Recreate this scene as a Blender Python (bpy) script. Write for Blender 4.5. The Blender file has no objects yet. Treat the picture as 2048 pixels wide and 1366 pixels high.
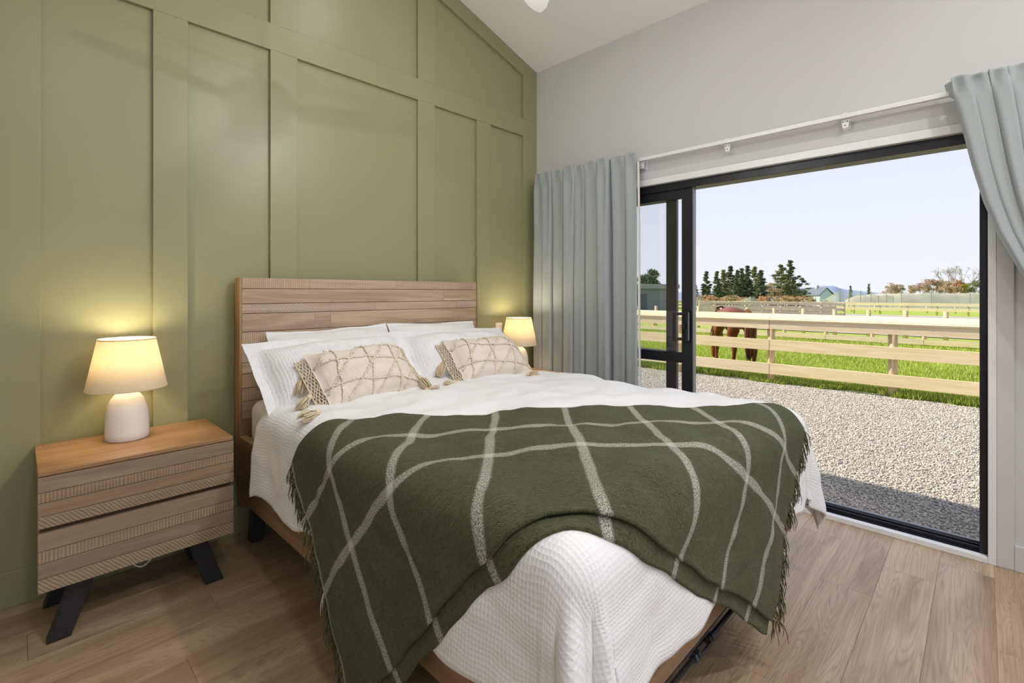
import bpy, bmesh, math, random
import numpy as np
from mathutils import Vector, Matrix, noise
PI = math.pi
random.seed(7); RNG = np.random.default_rng(7)
scene = bpy.context.scene
COL = scene.collection

# ------------------------------------------------------------------ camera, sky, sun, exposure
FPX, HOR = 967.0, 586.0
CAM = Vector((-3.144, -2.785, 1.25))
cd = bpy.data.cameras.new('camera'); cam = bpy.data.objects.new('camera', cd); COL.objects.link(cam)
cd.sensor_width = 36.0; cd.lens = 36.0 * FPX / 2048.0
cd.shift_y = -(683.0 - HOR) / 2048.0
cd.clip_start = 0.03; cd.clip_end = 5000
FW = Vector((.716, .698, 0)).normalized()
cam.location = CAM
cam.rotation_euler = (PI/2, 0, math.atan2(FW.y, FW.x) - PI/2)
scene.camera = cam
RT = Vector((FW.y, -FW.x, 0))
def at_depth(px, depth, z=None, py=None):
    """world point seen at pixel column px, at a distance along the view axis"""
    p = CAM + FW*depth + RT*((px-1024)/FPX*depth)
    if z is None: z = CAM.z - (py-HOR)/FPX*depth
    return Vector((p.x, p.y, z))

W = bpy.data.worlds.new('sky'); scene.world = W; W.use_nodes = True
nt = W.node_tree; nt.nodes.clear()
tc = nt.nodes.new('ShaderNodeTexCoord'); sep = nt.nodes.new('ShaderNodeSeparateXYZ')
ramp = nt.nodes.new('ShaderNodeValToRGB'); bg = nt.nodes.new('ShaderNodeBackground'); out = nt.nodes.new('ShaderNodeOutputWorld')
ramp.color_ramp.elements[0].position = 0.0; ramp.color_ramp.elements[0].color = (.88, .905, 1.0, 1)
ramp.color_ramp.elements[1].position = 1.0; ramp.color_ramp.elements[1].color = (.42, .56, .95, 1)
e = ramp.color_ramp.elements.new(.30); e.color = (.73, .79, .98, 1)
nt.links.new(tc.outputs['Generated'], sep.inputs[0]); nt.links.new(sep.outputs['Z'], ramp.inputs[0])
nt.links.new(ramp.outputs[0], bg.inputs['Color']); nt.links.new(bg.outputs[0], out.inputs[0])
bg.inputs['Strength'].default_value = 1.04

sl = bpy.data.lights.new('sun', 'SUN'); sun = bpy.data.objects.new('sun', sl); COL.objects.link(sun)
sl.energy = 7.2; sl.angle = math.radians(.6); sl.color = (1.0, .93, .80)
sun.rotation_euler = Vector((.33, -1.30, -1.0)).to_track_quat('-Z', 'Y').to_euler()
sun.location = (-10, 20, 30)

scene.view_settings.view_transform = 'Standard'; scene.view_settings.look = 'None'
scene.view_settings.exposure = 0.0; scene.view_settings.gamma = 1.0
scene.view_settings.use_curve_mapping = False

# ------------------------------------------------------------------ helpers
WORG = {}
def tag(o, label=None, cat=None, group=None, kind=None):
    if label: o['label'] = label
    if cat: o['category'] = cat
    if group: o['group'] = group
    if kind: o['kind'] = kind
    return o
def empty(name, loc, label=None, cat=None, group=None, kind=None, rotz=0.0):
    o = bpy.data.objects.new(name, None); COL.objects.link(o)
    o.location = loc; o.rotation_euler = (0, 0, rotz); o.empty_display_size = .1
    WORG[o.name] = Vector(loc)
    return tag(o, label, cat, group, kind)
def link_mesh(name, me, mat, parent=None, smooth=False, bevel=0.0):
    o = bpy.data.objects.new(name, me); COL.objects.link(o)
    if mat is not None and not me.materials: me.materials.append(mat)
    if parent is not None:
        o.parent = parent
        WORG[o.name] = WORG.get(parent.name, Vector((0, 0, 0)))
    else:
        WORG[o.name] = Vector((0, 0, 0))
    if smooth: me.polygons.foreach_set('use_smooth', [True]*len(me.polygons))
    if bevel:
        b = o.modifiers.new('bevel', 'BEVEL'); b.width = bevel; b.segments = 2; b.limit_method = 'ANGLE'
    return o
class MB:
    def __init__(s): s.v = []; s.f = []; s.uv = {}
    def box(s, x0, x1, y0, y1, z0, z1):
        n = len(s.v)
        s.v += [(x0,y0,z0),(x1,y0,z0),(x1,y1,z0),(x0,y1,z0),(x0,y0,z1),(x1,y0,z1),(x1,y1,z1),(x0,y1,z1)]
        s.f += [tuple(n+i for i in q) for q in ((0,3,2,1),(4,5,6,7),(0,1,5,4),(1,2,6,5),(2,3,7,6),(3,0,4,7))]
        return s
    def prism(s, poly, ax, a, b):
        """poly of 2D points extruded along axis ax from a to b"""
        n = len(s.v); k = len(poly)
        def P(p, t):
            return {'x': (t, p[0], p[1]), 'y': (p[0], t, p[1]), 'z': (p[0], p[1], t)}[ax]
        s.v += [P(p, a) for p in poly] + [P(p, b) for p in poly]
        s.f.append(tuple(range(n, n+k))[::-1]); s.f.append(tuple(range(n+k, n+2*k)))
        for i in range(k): s.f.append((n+i, n+(i+1) % k, n+k+(i+1) % k, n+k+i))
        return s
    def tube(s, pts, r, n=8, cap=True):
        pts = [Vector(p) for p in pts]; m = len(pts)
        rs = r if isinstance(r, (list, tuple)) else [r]*m
        base = len(s.v); up = None
        for i, p in enumerate(pts):
            d = (pts[min(i+1, m-1)] - pts[max(i-1, 0)])
            d = d.normalized() if d.length > 1e-9 else Vector((0, 0, 1))
            if up is None:
                up = Vector((0, 0, 1)) if abs(d.z) < .9 else Vector((1, 0, 0))
            a = d.cross(up)
            if a.length < 1e-6: a = d.orthogonal()
            a.normalize(); b = a.cross(d).normalized(); up = b
            for j in range(n):
                t = 2*PI*j/n
                s.v.append(tuple(p + a*(math.cos(t)*rs[i]) + b*(math.sin(t)*rs[i])))
        for i in range(m-1):
            for j in range(n):
                q = base+i*n+j; w = base+i*n+(j+1) % n
                s.f.append((q, w, w+n, q+n))
        if cap:
            s.f.append(tuple(base+j for j in range(n))[::-1]); s.f.append(tuple(base+(m-1)*n+j for j in range(n)))
        return s
    def lathe(s, prof, n=40, c=(0, 0, 0), close=False):
        b = len(s.v); m = len(prof)
        for r, z in prof:
            for j in range(n):
                t = 2*PI*j/n; s.v.append((c[0]+r*math.cos(t), c[1]+r*math.sin(t), c[2]+z))
        for i in range(m-1):
            for j in range(n):
                q = b+i*n+j; w = b+i*n+(j+1) % n
                s.f.append((q, w, w+n, q+n))
        if close:
            s.f.append(tuple(b+j for j in range(n))[::-1]); s.f.append(tuple(b+(m-1)*n+j for j in range(n)))
        return s
    def build(s, name, mat, parent=None, smooth=False, bevel=0.0, local=False):
        me = bpy.data.meshes.new(name)
        v = s.v
        if parent is not None and not local:
            o = WORG.get(parent.name, Vector((0, 0, 0)))
            v = [(a-o.x, b-o.y, c-o.z) for a, b, c in v]
        me.from_pydata(v, [], s.f); me.update()
        return link_mesh(name, me, mat, parent, smooth, bevel)
def grid_mesh(name, P, uv, mat, parent=None, close_u=False, smooth=True, solid=0.0):
    """P: (n,m,3) array, uv: (n,m,2)"""
    n, m = P.shape[:2]
    V = P.reshape(-1, 3).astype(float)
    if parent is not None:
        o = WORG.get(parent.name, Vector((0, 0, 0))); V = V - np.array([o.x, o.y, o.z])
    i, j = np.meshgrid(np.arange(n-1), np.arange(m-1), indexing='ij')
    q = (i*m+j).ravel()
    F = np.stack([q, q+m, q+m+1, q+1], 1)
    me = bpy.data.meshes.new(name); me.from_pydata(V.tolist(), [], F.tolist())
    if uv is not None:
        ul = me.uv_layers.new(name='uv'); UVf = uv.reshape(-1, 2)[F.ravel()]
        ul.data.foreach_set('uv', UVf.ravel().astype(np.float32))
    me.update()
    o = link_mesh(name, me, mat, parent, smooth)
    if solid:
        s = o.modifiers.new('solid', 'SOLIDIFY'); s.thickness = solid; s.offset = -1
    return o
def np_mesh(name, V, F, mat, parent=None, smooth=False):
    """fast mesh from arrays; all faces of one size"""
    me = bpy.data.meshes.new(name); k = F.shape[1]
    me.vertices.add(len(V)); me.vertices.foreach_set('co', V.astype(np.float32).ravel())
    me.loops.add(F.size); me.loops.foreach_set('vertex_index', F.astype(np.int32).ravel())
    me.polygons.add(len(F)); me.polygons.foreach_set('loop_start', np.arange(0, F.size, k, dtype=np.int32))
    me.update(calc_edges=True); me.validate()
    return link_mesh(name, me, mat, parent, smooth)

# ------------------------------------------------------------------ materials
def lin(r, g, b):
    f = lambda c: c/12.92 if c <= .04045 else ((c+.055)/1.055)**2.4
    return (f(r/255), f(g/255), f(b/255), 1)
class NT:
    def __init__(s, name):
        s.m = bpy.data.materials.new(name); s.m.use_nodes = True; s.t = s.m.node_tree
        s.p = s.t.nodes['Principled BSDF']; s.out = s.t.nodes['Material Output']
    def n(s, kind, **kw):
        x = s.t.nodes.new('ShaderNode'+kind)
        for k, v in kw.items(): setattr(x, k, v)
        return x
    def l(s, a, b): s.t.links.new(a, b)
    def math(s, op, a, b=None, c=None):
        x = s.n('Math', operation=op)
        for i, v in enumerate((a, b, c)):
            if v is None: continue
            if isinstance(v, (int, float)): x.inputs[i].default_value = v
            else: s.l(v, x.inputs[i])
        return x.outputs[0]
    def mix(s, f, a, b, mode='MIX'):
        x = s.n('Mix', data_type='RGBA', blend_type=mode)
        if isinstance(f, (int, float)): x.inputs[0].default_value = f
        else: s.l(f, x.inputs[0])
        for i, v in ((6, a), (7, b)):
            if isinstance(v, tuple): x.inputs[i].default_value = v
            else: s.l(v, x.inputs[i])
        return x.outputs[2]
    def noise(s, vec, scale, detail=3, rough=.5, dist=0.0):
        x = s.n('TexNoise'); x.inputs['Scale'].default_value = scale; x.inputs['Detail'].default_value = detail
        x.inputs['Roughness'].default_value = rough; x.inputs['Distortion'].default_value = dist
        if vec is not None: s.l(vec, x.inputs['Vector'])
        return x.outputs['Fac']
    def ramp(s, f, *stops):
        x = s.n('ValToRGB'); cr = x.color_ramp
        cr.elements[0].position, cr.elements[0].color = stops[0]; cr.elements[1].position, cr.elements[1].color = stops[-1]
        for p, c in stops[1:-1]:
            e = cr.elements.new(p); e.color = c
        s.l(f, x.inputs[0]); return x.outputs[0]
    def bump(s, h, strength=.3, dist=.01, normal=None):
        x = s.n('Bump'); x.inputs['Strength'].default_value = strength; x.inputs['Distance'].default_value = dist
        s.l(h, x.inputs['Height'])
        if normal is not None: s.l(normal, x.inputs['Normal'])
        return x.outputs[0]
    def obj(s, scale=(1, 1, 1), rnd=True):
        t = s.n('TexCoord').outputs['Object']
        mp = s.n('Mapping'); mp.inputs['Scale'].default_value = scale
        if rnd:
            oi = s.n('ObjectInfo'); mu = s.n('VectorMath', operation='MULTIPLY_ADD')
            cb = s.n('CombineXYZ'); s.l(oi.outputs['Random'], cb.inputs[0]); s.l(oi.outputs['Random'], cb.inputs[1]); s.l(oi.outputs['Random'], cb.inputs[2])
            mu.inputs[1].default_value = (37.1, 53.3, 71.7); s.l(cb.outputs[0], mu.inputs[0]); s.l(t, mu.inputs[2])
            t = mu.outputs[0]
        s.l(t, mp.inputs['Vector']); return mp.outputs[0]
    def set(s, color=None, rough=None, metal=None, spec=None, normal=None, sheen=None, **kw):
        p = s.p
        if color is not None:
            if isinstance(color, tuple): p.inputs['Base Color'].default_value = color
            else: s.l(color, p.inputs['Base Color'])
        if rough is not None:
            if isinstance(rough, (int, float)): p.inputs['Roughness'].default_value = rough
            else: s.l(rough, p.inputs['Roughness'])
        if metal is not None: p.inputs['Metallic'].default_value = metal
        if spec is not None: p.inputs['Specular IOR Level'].default_value = spec
        if sheen is not None: p.inputs['Sheen Weight'].default_value = sheen
        if normal is not None: s.l(normal, p.inputs['Normal'])
        return s
def paint(name, col, rough=.5, nscale=260, bstr=.03, spec=.5):
    m = NT(name); v = m.obj(rnd=False)
    h = m.noise(v, nscale, 2)
    c = m.mix(m.noise(v, 1.7, 2), tuple(x*.97 for x in col[:3])+(1,), tuple(min(1, x*1.03) for x in col[:3])+(1,))
    return m.set(c, rough, spec=spec, normal=m.bump(h, bstr, .002)).m
def metal(name, col, rough=.4, metallic=0.0):
    m = NT(name); v = m.obj(rnd=False); h = m.noise(v, 600, 2)
    r = m.math('MULTIPLY_ADD', m.noise(v, 9, 2), .12, rough-.06)
    return m.set(col, r, metallic, normal=m.bump(h, .05, .001)).m
def wood(name, dark, light, axis='x', ridge=None, rough=.5, fine=1.0, var=.22, warm=None):
    m = NT(name)
    sc = {'x': (1.1, 16, 16), 'y': (16, 1.1, 16), 'z': (16, 16, 1.1)}[axis]
    sc2 = {'x': (3, 150, 150), 'y': (150, 3, 150), 'z': (150, 150, 3)}[axis]
    v = m.obj(sc); v2 = m.obj(sc2)
    n1 = m.noise(v, 1.0, 5, .6, 1.2); n2 = m.noise(v2, 1.0, 3, .6, .3)
    c = m.ramp(n1, (.28, dark), (.72, light))
    c = m.mix(m.math('MULTIPLY', n2, .55*fine), c, tuple(x*.62 for x in dark[:3])+(1,), 'MIX')
    oi = m.n('ObjectInfo'); hs = m.n('HueSaturation')
    m.l(m.math('MULTIPLY_ADD', oi.outputs['Random'], var, 1-var/2), hs.inputs['Value'])
    m.l(m.math('MULTIPLY_ADD', oi.outputs['Random'], .16, .9), hs.inputs['Saturation'])
    m.l(c, hs.inputs['Color']); c = hs.outputs[0]
    nb = m.bump(n2, .18, .002)
    if ridge:
        t = m.n('TexCoord').outputs['Object']; sp = m.n('SeparateXYZ'); m.l(t, sp.inputs[0])
        a = sp.outputs['X']
        if ridge == 'd': a = m.math('ADD', a, m.math('MULTIPLY', sp.outputs['Z'], .85))
        if ridge == 'e': a = m.math('ADD', a, m.math('MULTIPLY', sp.outputs['Z'], .95))
        wob = m.noise(m.obj((30, 4, 4)), 1.0, 2)
        ph = m.math('ADD', m.math('MULTIPLY', a, 620 if ridge == 'v' else 480), m.math('MULTIPLY', wob, 9.0))
        h = m.math('MULTIPLY_ADD', m.math('SINE', ph), .5, .5)
        h = m.math('POWER', h, .6)
        msk = m.ramp(m.noise(m.obj((9, 9, 9)), 1.0, 2), (.25, (.35,)*3+(1,)), (.55, (1, 1, 1, 1)))
        hm = m.math('MULTIPLY', m.math('SUBTRACT', 1.0, h), msk)
        c = m.mix(m.math('MULTIPLY', m.math('MULTIPLY', h, msk), .35), c, tuple(min(1, x*1.25) for x in light[:3])+(1,))
        c = m.mix(m.math('MULTIPLY', hm, .36), c, tuple(x*.55 for x in dark[:3])+(1,))
        nb = m.bump(h, .4, .002, nb)
    return m.set(c, rough, normal=nb).m
def fabric(name, col, rough=.9, weave=900, bstr=.12, sheen=.25, col2=None, uv=False):
    m = NT(name); v = m.obj(rnd=False)
    h = m.noise(v, weave, 2); big = m.noise(v, 6, 3)
    c = m.mix(big, col, col2 or tuple(x*.93 for x in col[:3])+(1,))
    return m.set(c, rough, spec=.2, sheen=sheen, normal=m.bump(h, bstr, .003)).m

MT = {}
MT['green'] = paint('green_satin_paint', lin(146, 146, 108), .36, 300, .02)
MT['white'] = paint('white_wall_paint', (.60, .592, .585, 1), .75)
MT['ceil'] = paint('white_ceiling_paint', (.86, .855, .85, 1), .85)
MT['trim'] = paint('white_gloss_trim', (.80, .80, .79, 1), .35)
MT['black'] = metal('black_aluminium', lin(24, 26, 32), .38)
MT['legblack'] = metal('black_powder_steel', lin(33, 33, 36), .5)
MT['alu'] = metal('grey_aluminium', lin(128, 132, 138), .35, .6)
MT['steel'] = metal('blued_steel', lin(90, 98, 112), .35, .8)
MT['brass'] = metal('brass', lin(170, 130, 60), .3, 1.0)
MT['whiteplastic'] = metal('white_plastic', (.78, .78, .77, 1), .4)
MT['ceramic'] = paint('white_matt_ceramic', (.84, .81, .79, 1), .55, 500, .02)
HB_D, HB_L = lin(158, 130, 104), lin(214, 190, 164)
for k, r in (('plain', None), ('v', 'v'), ('d', 'd'), ('e', 'e')):
    MT['hb_'+k] = wood('oak_board_'+k, HB_D, HB_L, 'x', r)
MT['rail_wood'] = wood('oak_rail', lin(132, 100, 70), lin(188, 150, 110), 'y', None)
MT['foot_wood'] = wood('oak_footboard', lin(132, 100, 70), lin(188, 150, 110), 'x', None)
MT['post_wood'] = wood('oak_post', lin(132, 100, 70), lin(188, 150, 110), 'z', None)
MT['top_wood'] = wood('oak_table_top', lin(160, 112, 64), lin(204, 156, 100), 'x', None, .42)
MT['gap_wood'] = wood('dark_oak_recess', lin(70, 48, 32), lin(104, 74, 50), 'x', None)

def floor_mat():
    m = NT('vinyl_oak_plank')
    v = m.obj((1, 1, 1)); mp = m.n('Mapping'); mp.inputs['Scale'].default_value = (.55, 8.0, 1); m.l(v, mp.inputs['Vector'])
    base = m.noise(mp.outputs[0], 1.3, 2, .5, .6)
    rings = m.math('SINE', m.math('MULTIPLY', base, 170.0))
    rings = m.math('MULTIPLY_ADD', rings, .5, .5)
    mp2 = m.n('Mapping'); mp2.inputs['Scale'].default_value = (3.0, 210, 1); m.l(v, mp2.inputs['Vector'])
    fine = m.noise(mp2.outputs[0], 1.0, 4, .65, .3)
    mp3 = m.n('Mapping'); mp3.inputs['Scale'].default_value = (1.4, 9, 1); m.l(v, mp3.inputs['Vector'])
    big = m.noise(mp3.outputs[0], 1.0, 3, .5, .5)
    c = m.ramp(big, (.3, lin(160, 131, 99)), (.7, lin(198, 172, 140)))
    gm = m.math('MULTIPLY', m.math('POWER', rings, 3.0), m.math('MULTIPLY', fine, .50))
    c = m.mix(gm, c, lin(92, 68, 46))
    c = m.mix(m.math('MULTIPLY', m.math('SUBTRACT', fine, .38), .9), c, lin(90, 68, 50))
    oi = m.n('ObjectInfo'); hs = m.n('HueSaturation')
    m.l(m.math('MULTIPLY_ADD', oi.outputs['Random'], .20, .90), hs.inputs['Value']); m.l(c, hs.inputs['Color'])
    r = m.math('MULTIPLY_ADD', fine, .15, .27)
    return m.set(hs.outputs[0], r, spec=.75, normal=m.bump(fine, .12, .0015)).m
MT['floor'] = floor_mat()

def waffle_mat(name, freq, col=(.83, .83, .84, 1), strength=.55, border=None):
    m = NT(name); u = m.n('TexCoord').outputs['UV']; sp = m.n('SeparateXYZ'); m.l(u, sp.inputs[0])
    wob = m.math('MULTIPLY', m.noise(u, 16, 3), 4.0)
    a = m.math('ABSOLUTE', m.math('SINE', m.math('ADD', m.math('MULTIPLY', sp.outputs[0], PI*freq), wob)))
    b = m.math('ABSOLUTE', m.math('SINE', m.math('ADD', m.math('MULTIPLY', sp.outputs[1], PI*freq*1.15), wob)))
    h = m.math('MULTIPLY', a, b)
    h = m.math('SUBTRACT', 1.0, h)
    cr = m.noise(u, 14, 4, .6)
    h2 = m.math('ADD', m.math('MULTIPLY', h, m.math('MULTIPLY_ADD', m.noise(u, 22, 2), .9, .5)), m.math('MULTIPLY', cr, 1.0))
    return m.set(col, .9, spec=.15, sheen=.15, normal=m.bump(h2, strength, .0035)).m
MT['waffle'] = waffle_mat('white_waffle_cotton', 80, strength=.34)
MT['waffle_pillow'] = waffle_mat('white_waffle_pillowcase', 80)
MT['linen'] = fabric('white_cotton', (.83, .825, .825, 1), .9, 700, .1)
MT['sheet'] = fabric('white_fitted_sheet', (.78, .76, .75, 1), .9, 700, .08)
MT['curtain'] = fabric('sage_grey_curtain', lin(164, 172, 172), .85, 800, .1, .3)
MT['lining'] = fabric('cream_curtain_lining', (.75, .75, .70, 1), .9, 800, .05)

def throw_mat():
    m = NT('green_mohair_check'); u = m.n('TexCoord').outputs['UV']; sp = m.n('SeparateXYZ'); m.l(u, sp.inputs[0])
    U, V = sp.outputs[0], sp.outputs[1]
    wob = m.math('MULTIPLY', m.math('SUBTRACT', m.noise(u, 5, 3), .5), .012)
    def band(x, c, w):
        d = m.math('ABSOLUTE', m.math('SUBTRACT', m.math('ADD', x, wob), c))
        return m.math('SMOOTH_MIN', 1.0, m.math('MAXIMUM', 0.0, m.math('MULTIPLY', m.math('SUBTRACT', w, d), 180.0)), .1)
    fr = m.math('SUBTRACT', m.math('FRACT', m.math('ADD', m.math('DIVIDE', U, .268), .5)), .5)
    fr = m.math('MULTIPLY', m.math('ABSOLUTE', m.math('ADD', fr, m.math('DIVIDE', wob, .268))), .268)
    sx = m.math('MINIMUM', 1.0, m.math('MAXIMUM', 0.0, m.math('MULTIPLY', m.math('SUBTRACT', .0165, fr), 140.0)))
    b1 = band(V, .29*.76, .0155); b2 = band(V, .60*.76, .0155)
    sy = m.math('MAXIMUM', b1, b2)
    weave = m.noise(u, 330, 2, .6)
    speck = m.math('GREATER_THAN', weave, .47)
    one = m.math('MAXIMUM', sx, sy); both = m.math('MULTIPLY', sx, sy)
    fac = m.math('MAXIMUM', m.math('MULTIPLY', one, m.math('MULTIPLY_ADD', speck, .68, .10)), m.math('MULTIPLY', both, .95))
    hair = m.n('Mapping'); hair.inputs['Scale'].default_value = (70, 160, 1); m.l(u, hair.inputs['Vector'])
    fz = m.noise(hair.outputs[0], 1.0, 4, .65, 1.5)
    g = m.ramp(fz, (.3, lin(46, 44, 24)), (.7, lin(98, 98, 64)))
    g = m.mix(m.math('MULTIPLY', m.noise(u, 7, 3), .5), g, lin(70, 69, 42))
    c = m.mix(fac, g, lin(222, 217, 206))
    m.p.inputs['Sheen Tint'].default_value = (.72, .80, .64, 1)
    h = m.math('ADD', fz, m.math('MULTIPLY', m.noise(u, 300, 2), .5))
    return m.set(c, .95, spec=.08, sheen=.30, normal=m.bump(h, .9, .012)).m
MT['throw'] = throw_mat()
def yarn(name, a, b, sc=300):
    m = NT(name); v = m.obj(rnd=False)
    f = m.noise(v, sc, 3)
    return m.set(m.mix(f, a, b), .95, spec=.1, sheen=.1, normal=m.bump(f, .4, .003)).m
MT['fringe'] = yarn('green_fringe_yarn', lin(58, 56, 32), lin(112, 110, 78))
MT['fringe_w'] = yarn('cream_fringe_yarn', lin(190, 184, 170), lin(225, 220, 210))
def slub():
    m = NT('natural_slub_cotton'); t = m.n('TexCoord').outputs['UV']; mp = m.n('Mapping'); mp.inputs['Scale'].default_value = (330, 18, 1); m.l(t, mp.inputs['Vector'])
    f = m.noise(mp.outputs[0], 1.0, 3, .6)
    return m.set(m.mix(f, lin(206, 192, 176), lin(240, 231, 222)), .95, spec=.1, sheen=.1, normal=m.bump(f, .5, .003)).m
MT['cushion'] = slub()
MT['tuft'] = yarn('beige_tufted_cord', lin(210, 196, 172), lin(240, 230, 214), 240)
MT['tassel'] = yarn('beige_tassel_yarn', lin(212, 190, 154), lin(238, 222, 194), 240)
MT['macrame'] = yarn('beige_macrame', lin(200, 182, 152), lin(230, 216, 192), 240)

def shade_mat():
    m = NT('linen_lampshade'); v = m.obj(rnd=False)
    mp = m.n('Mapping'); mp.inputs['Scale'].default_value = (40, 40, 300); m.l(v, mp.inputs['Vector'])
    f = m.noise(mp.outputs[0], 1.0, 3)
    col = m.mix(f, lin(238, 222, 190), lin(250, 240, 216))
    d = m.n('BsdfDiffuse'); t = m.n('BsdfTranslucent'); mx = m.n('MixShader')
    m.l(col, d.inputs['Color']); m.l(col, t.inputs['Color'])
    b = m.bump(f, .1, .002); m.l(b, d.inputs['Normal'])
    mx.inputs[0].default_value = .36; m.l(d.outputs[0], mx.inputs[1]); m.l(t.outputs[0], mx.inputs[2]); m.l(mx.outputs[0], m.out.inputs['Surface'])
    return m.m
MT['shade'] = shade_mat()
def bulb_mat():
    m = NT('warm_bulb'); e = m.n('Emission'); e.inputs['Color'].default_value = (1, .82, .56, 1); e.inputs['Strength'].default_value = 12
    m.l(e.outputs[0], m.out.inputs['Surface']); return m.m
MT['bulb'] = bulb_mat()
def glass_mat():
    m = NT('window_glass'); t = m.n('BsdfTransparent'); g = m.n('BsdfGlossy'); mx = m.n('MixShader'); fr = m.n('Fresnel'); fr.inputs['IOR'].default_value = 1.5
    t.inputs['Color'].default_value = (.985, .992, .988, 1); g.inputs['Roughness'].default_value = .02
    m.l(fr.outputs[0], mx.inputs[0]); m.l(t.outputs[0], mx.inputs[1]); m.l(g.outputs[0], mx.inputs[2]); m.l(mx.outputs[0], m.out.inputs['Surface'])
    return m.m
MT['glass'] = glass_mat()
# outdoors
def gravel_mat():
    m = NT('grey_gravel'); v = m.obj(rnd=False)
    vo = m.n('TexVoronoi'); vo.inputs['Scale'].default_value = 60; m.l(v, vo.inputs['Vector'])
    c = m.mix(m.noise(v, 90, 3), lin(150, 143, 134), lin(200, 191, 178))
    return m.set(c, .95, spec=.2, normal=m.bump(vo.outputs['Distance'], .5, .01)).m
MT['gravel'] = gravel_mat()
def stone_mat():
    m = NT('gravel_stones'); g = m.n('NewGeometry')
    c = m.ramp(g.outputs['Random Per Island'], (0, lin(140, 134, 126)), (.4, lin(188, 180, 168)), (1, lin(222, 212, 196)))
    v = m.obj(rnd=False); h = m.noise(v, 200, 2)
    return m.set(c, .9, spec=.2, normal=m.bump(h, .2, .004)).m
MT['stone'] = stone_mat()
def grass_ground():
    m = NT('paddock_turf'); v = m.obj(rnd=False)
    mp = m.n('Mapping'); mp.inputs['Scale'].default_value = (1, 1, 1); m.l(v, mp.inputs['Vector'])
    a = m.noise(v, .35, 4); b = m.noise(v, 7, 5, .7)
    c = m.ramp(b, (.3, lin(124, 146, 52)), (.7, lin(172, 188, 84)))
    c = m.mix(m.math('MULTIPLY', a, .5), c, lin(162, 172, 84))
    return m.set(c, .95, spec=.1, normal=m.bump(b, .6, .05)).m
MT['turf'] = grass_ground()
def blade_mat():
    m = NT('grass_blades'); g = m.n('NewGeometry')
    c = m.ramp(g.outputs['Random Per Island'], (0, lin(128, 146, 52)), (.5, lin(172, 188, 78)), (1, lin(212, 216, 128)))
    d = m.n('BsdfDiffuse'); t = m.n('BsdfTranslucent'); mx = m.n('MixShader'); mx.inputs[0].default_value = .35
    m.l(c, d.inputs['Color']); m.l(c, t.inputs['Color']); m.l(d.outputs[0], mx.inputs[1]); m.l(t.outputs[0], mx.inputs[2]); m.l(mx.outputs[0], m.out.inputs['Surface'])
    return m.m
MT['blade'] = blade_mat()
MT['pine'] = wood('pine_fence_rail', lin(222, 198, 152), lin(242, 226, 188), 'y', None, .7, .35, .08)
MT['pinepost'] = wood('round_pine_post', lin(196, 168, 124), lin(232, 210, 168), 'z', None, .8, .6, .15)
MT['shadewood'] = wood('shade_grey_rail', lin(120, 112, 100), lin(168, 158, 142), 'y', None, .9, .6, .2)  # grey of the shaded yard rails put into the colour; net posts share it
def foliage(name, a, b, tr=.2):
    m = NT(name); g = m.n('NewGeometry')
    c = m.ramp(g.outputs['Random Per Island'], (0, a), (1, b))
    d = m.n('BsdfDiffuse'); t = m.n('BsdfTranslucent'); mx = m.n('MixShader'); mx.inputs[0].default_value = tr
    m.l(c, d.inputs['Color']); m.l(c, t.inputs['Color']); m.l(d.outputs[0], mx.inputs[1]); m.l(t.outputs[0], mx.inputs[2]); m.l(mx.outputs[0], m.out.inputs['Surface'])
    return m.m
MT['fol_dark'] = foliage('dark_conifer_needles', lin(78, 92, 72), lin(136, 146, 106))
MT['fol_olive'] = foliage('olive_conifer_needles', lin(110, 118, 78), lin(164, 164, 114))
MT['fol_rust'] = foliage('rust_hedge_leaves', lin(184, 138, 104), lin(222, 182, 142))
MT['fol_tan'] = foliage('tan_autumn_leaves', lin(162, 140, 108), lin(212, 190, 152))
MT['fol_brown'] = foliage('brown_autumn_leaves', lin(162, 134, 114), lin(204, 180, 156))
MT['fol_yellow'] = foliage('yellow_green_leaves', lin(140, 136, 50), lin(190, 184, 88))
MT['fol_bush'] = foliage('green_bush_leaves', lin(98, 110, 72), lin(148, 152, 102))
MT['bark'] = paint('grey_brown_bark', lin(104, 88, 72), .95, 60, .4)
MT['palebark'] = paint('pale_bark', lin(160, 148, 130), .95, 60, .4)

# ------------------------------------------------------------------ room shell
CEIL0, RISE, RIDGE = 3.154, .300, -2.0
XL, YF = -4.0, -5.2
def ceil_z(x): return CEIL0 + RISE*(-x) if x > RIDGE else CEIL0 + RISE*(-RIDGE) - RISE*(RIDGE-x)
DY0, DY1, DZ = -2.80, -.07, 2.012         # door opening in the right wall

floor = MB().box(XL-.1, .0, YF-.1, .0, -.12, -.004).build('floor', paint('subfloor', lin(60, 48, 38), .9))
tag(floor, 'oak look vinyl plank floor of the bedroom', kind='structure')
PWID, PLEN = .1815, 1.22
full = None
row = 0; y = -5.0*PWID*0 - .0
yy = -.002 - .088
rows = []
ytop = 0.0
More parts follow.
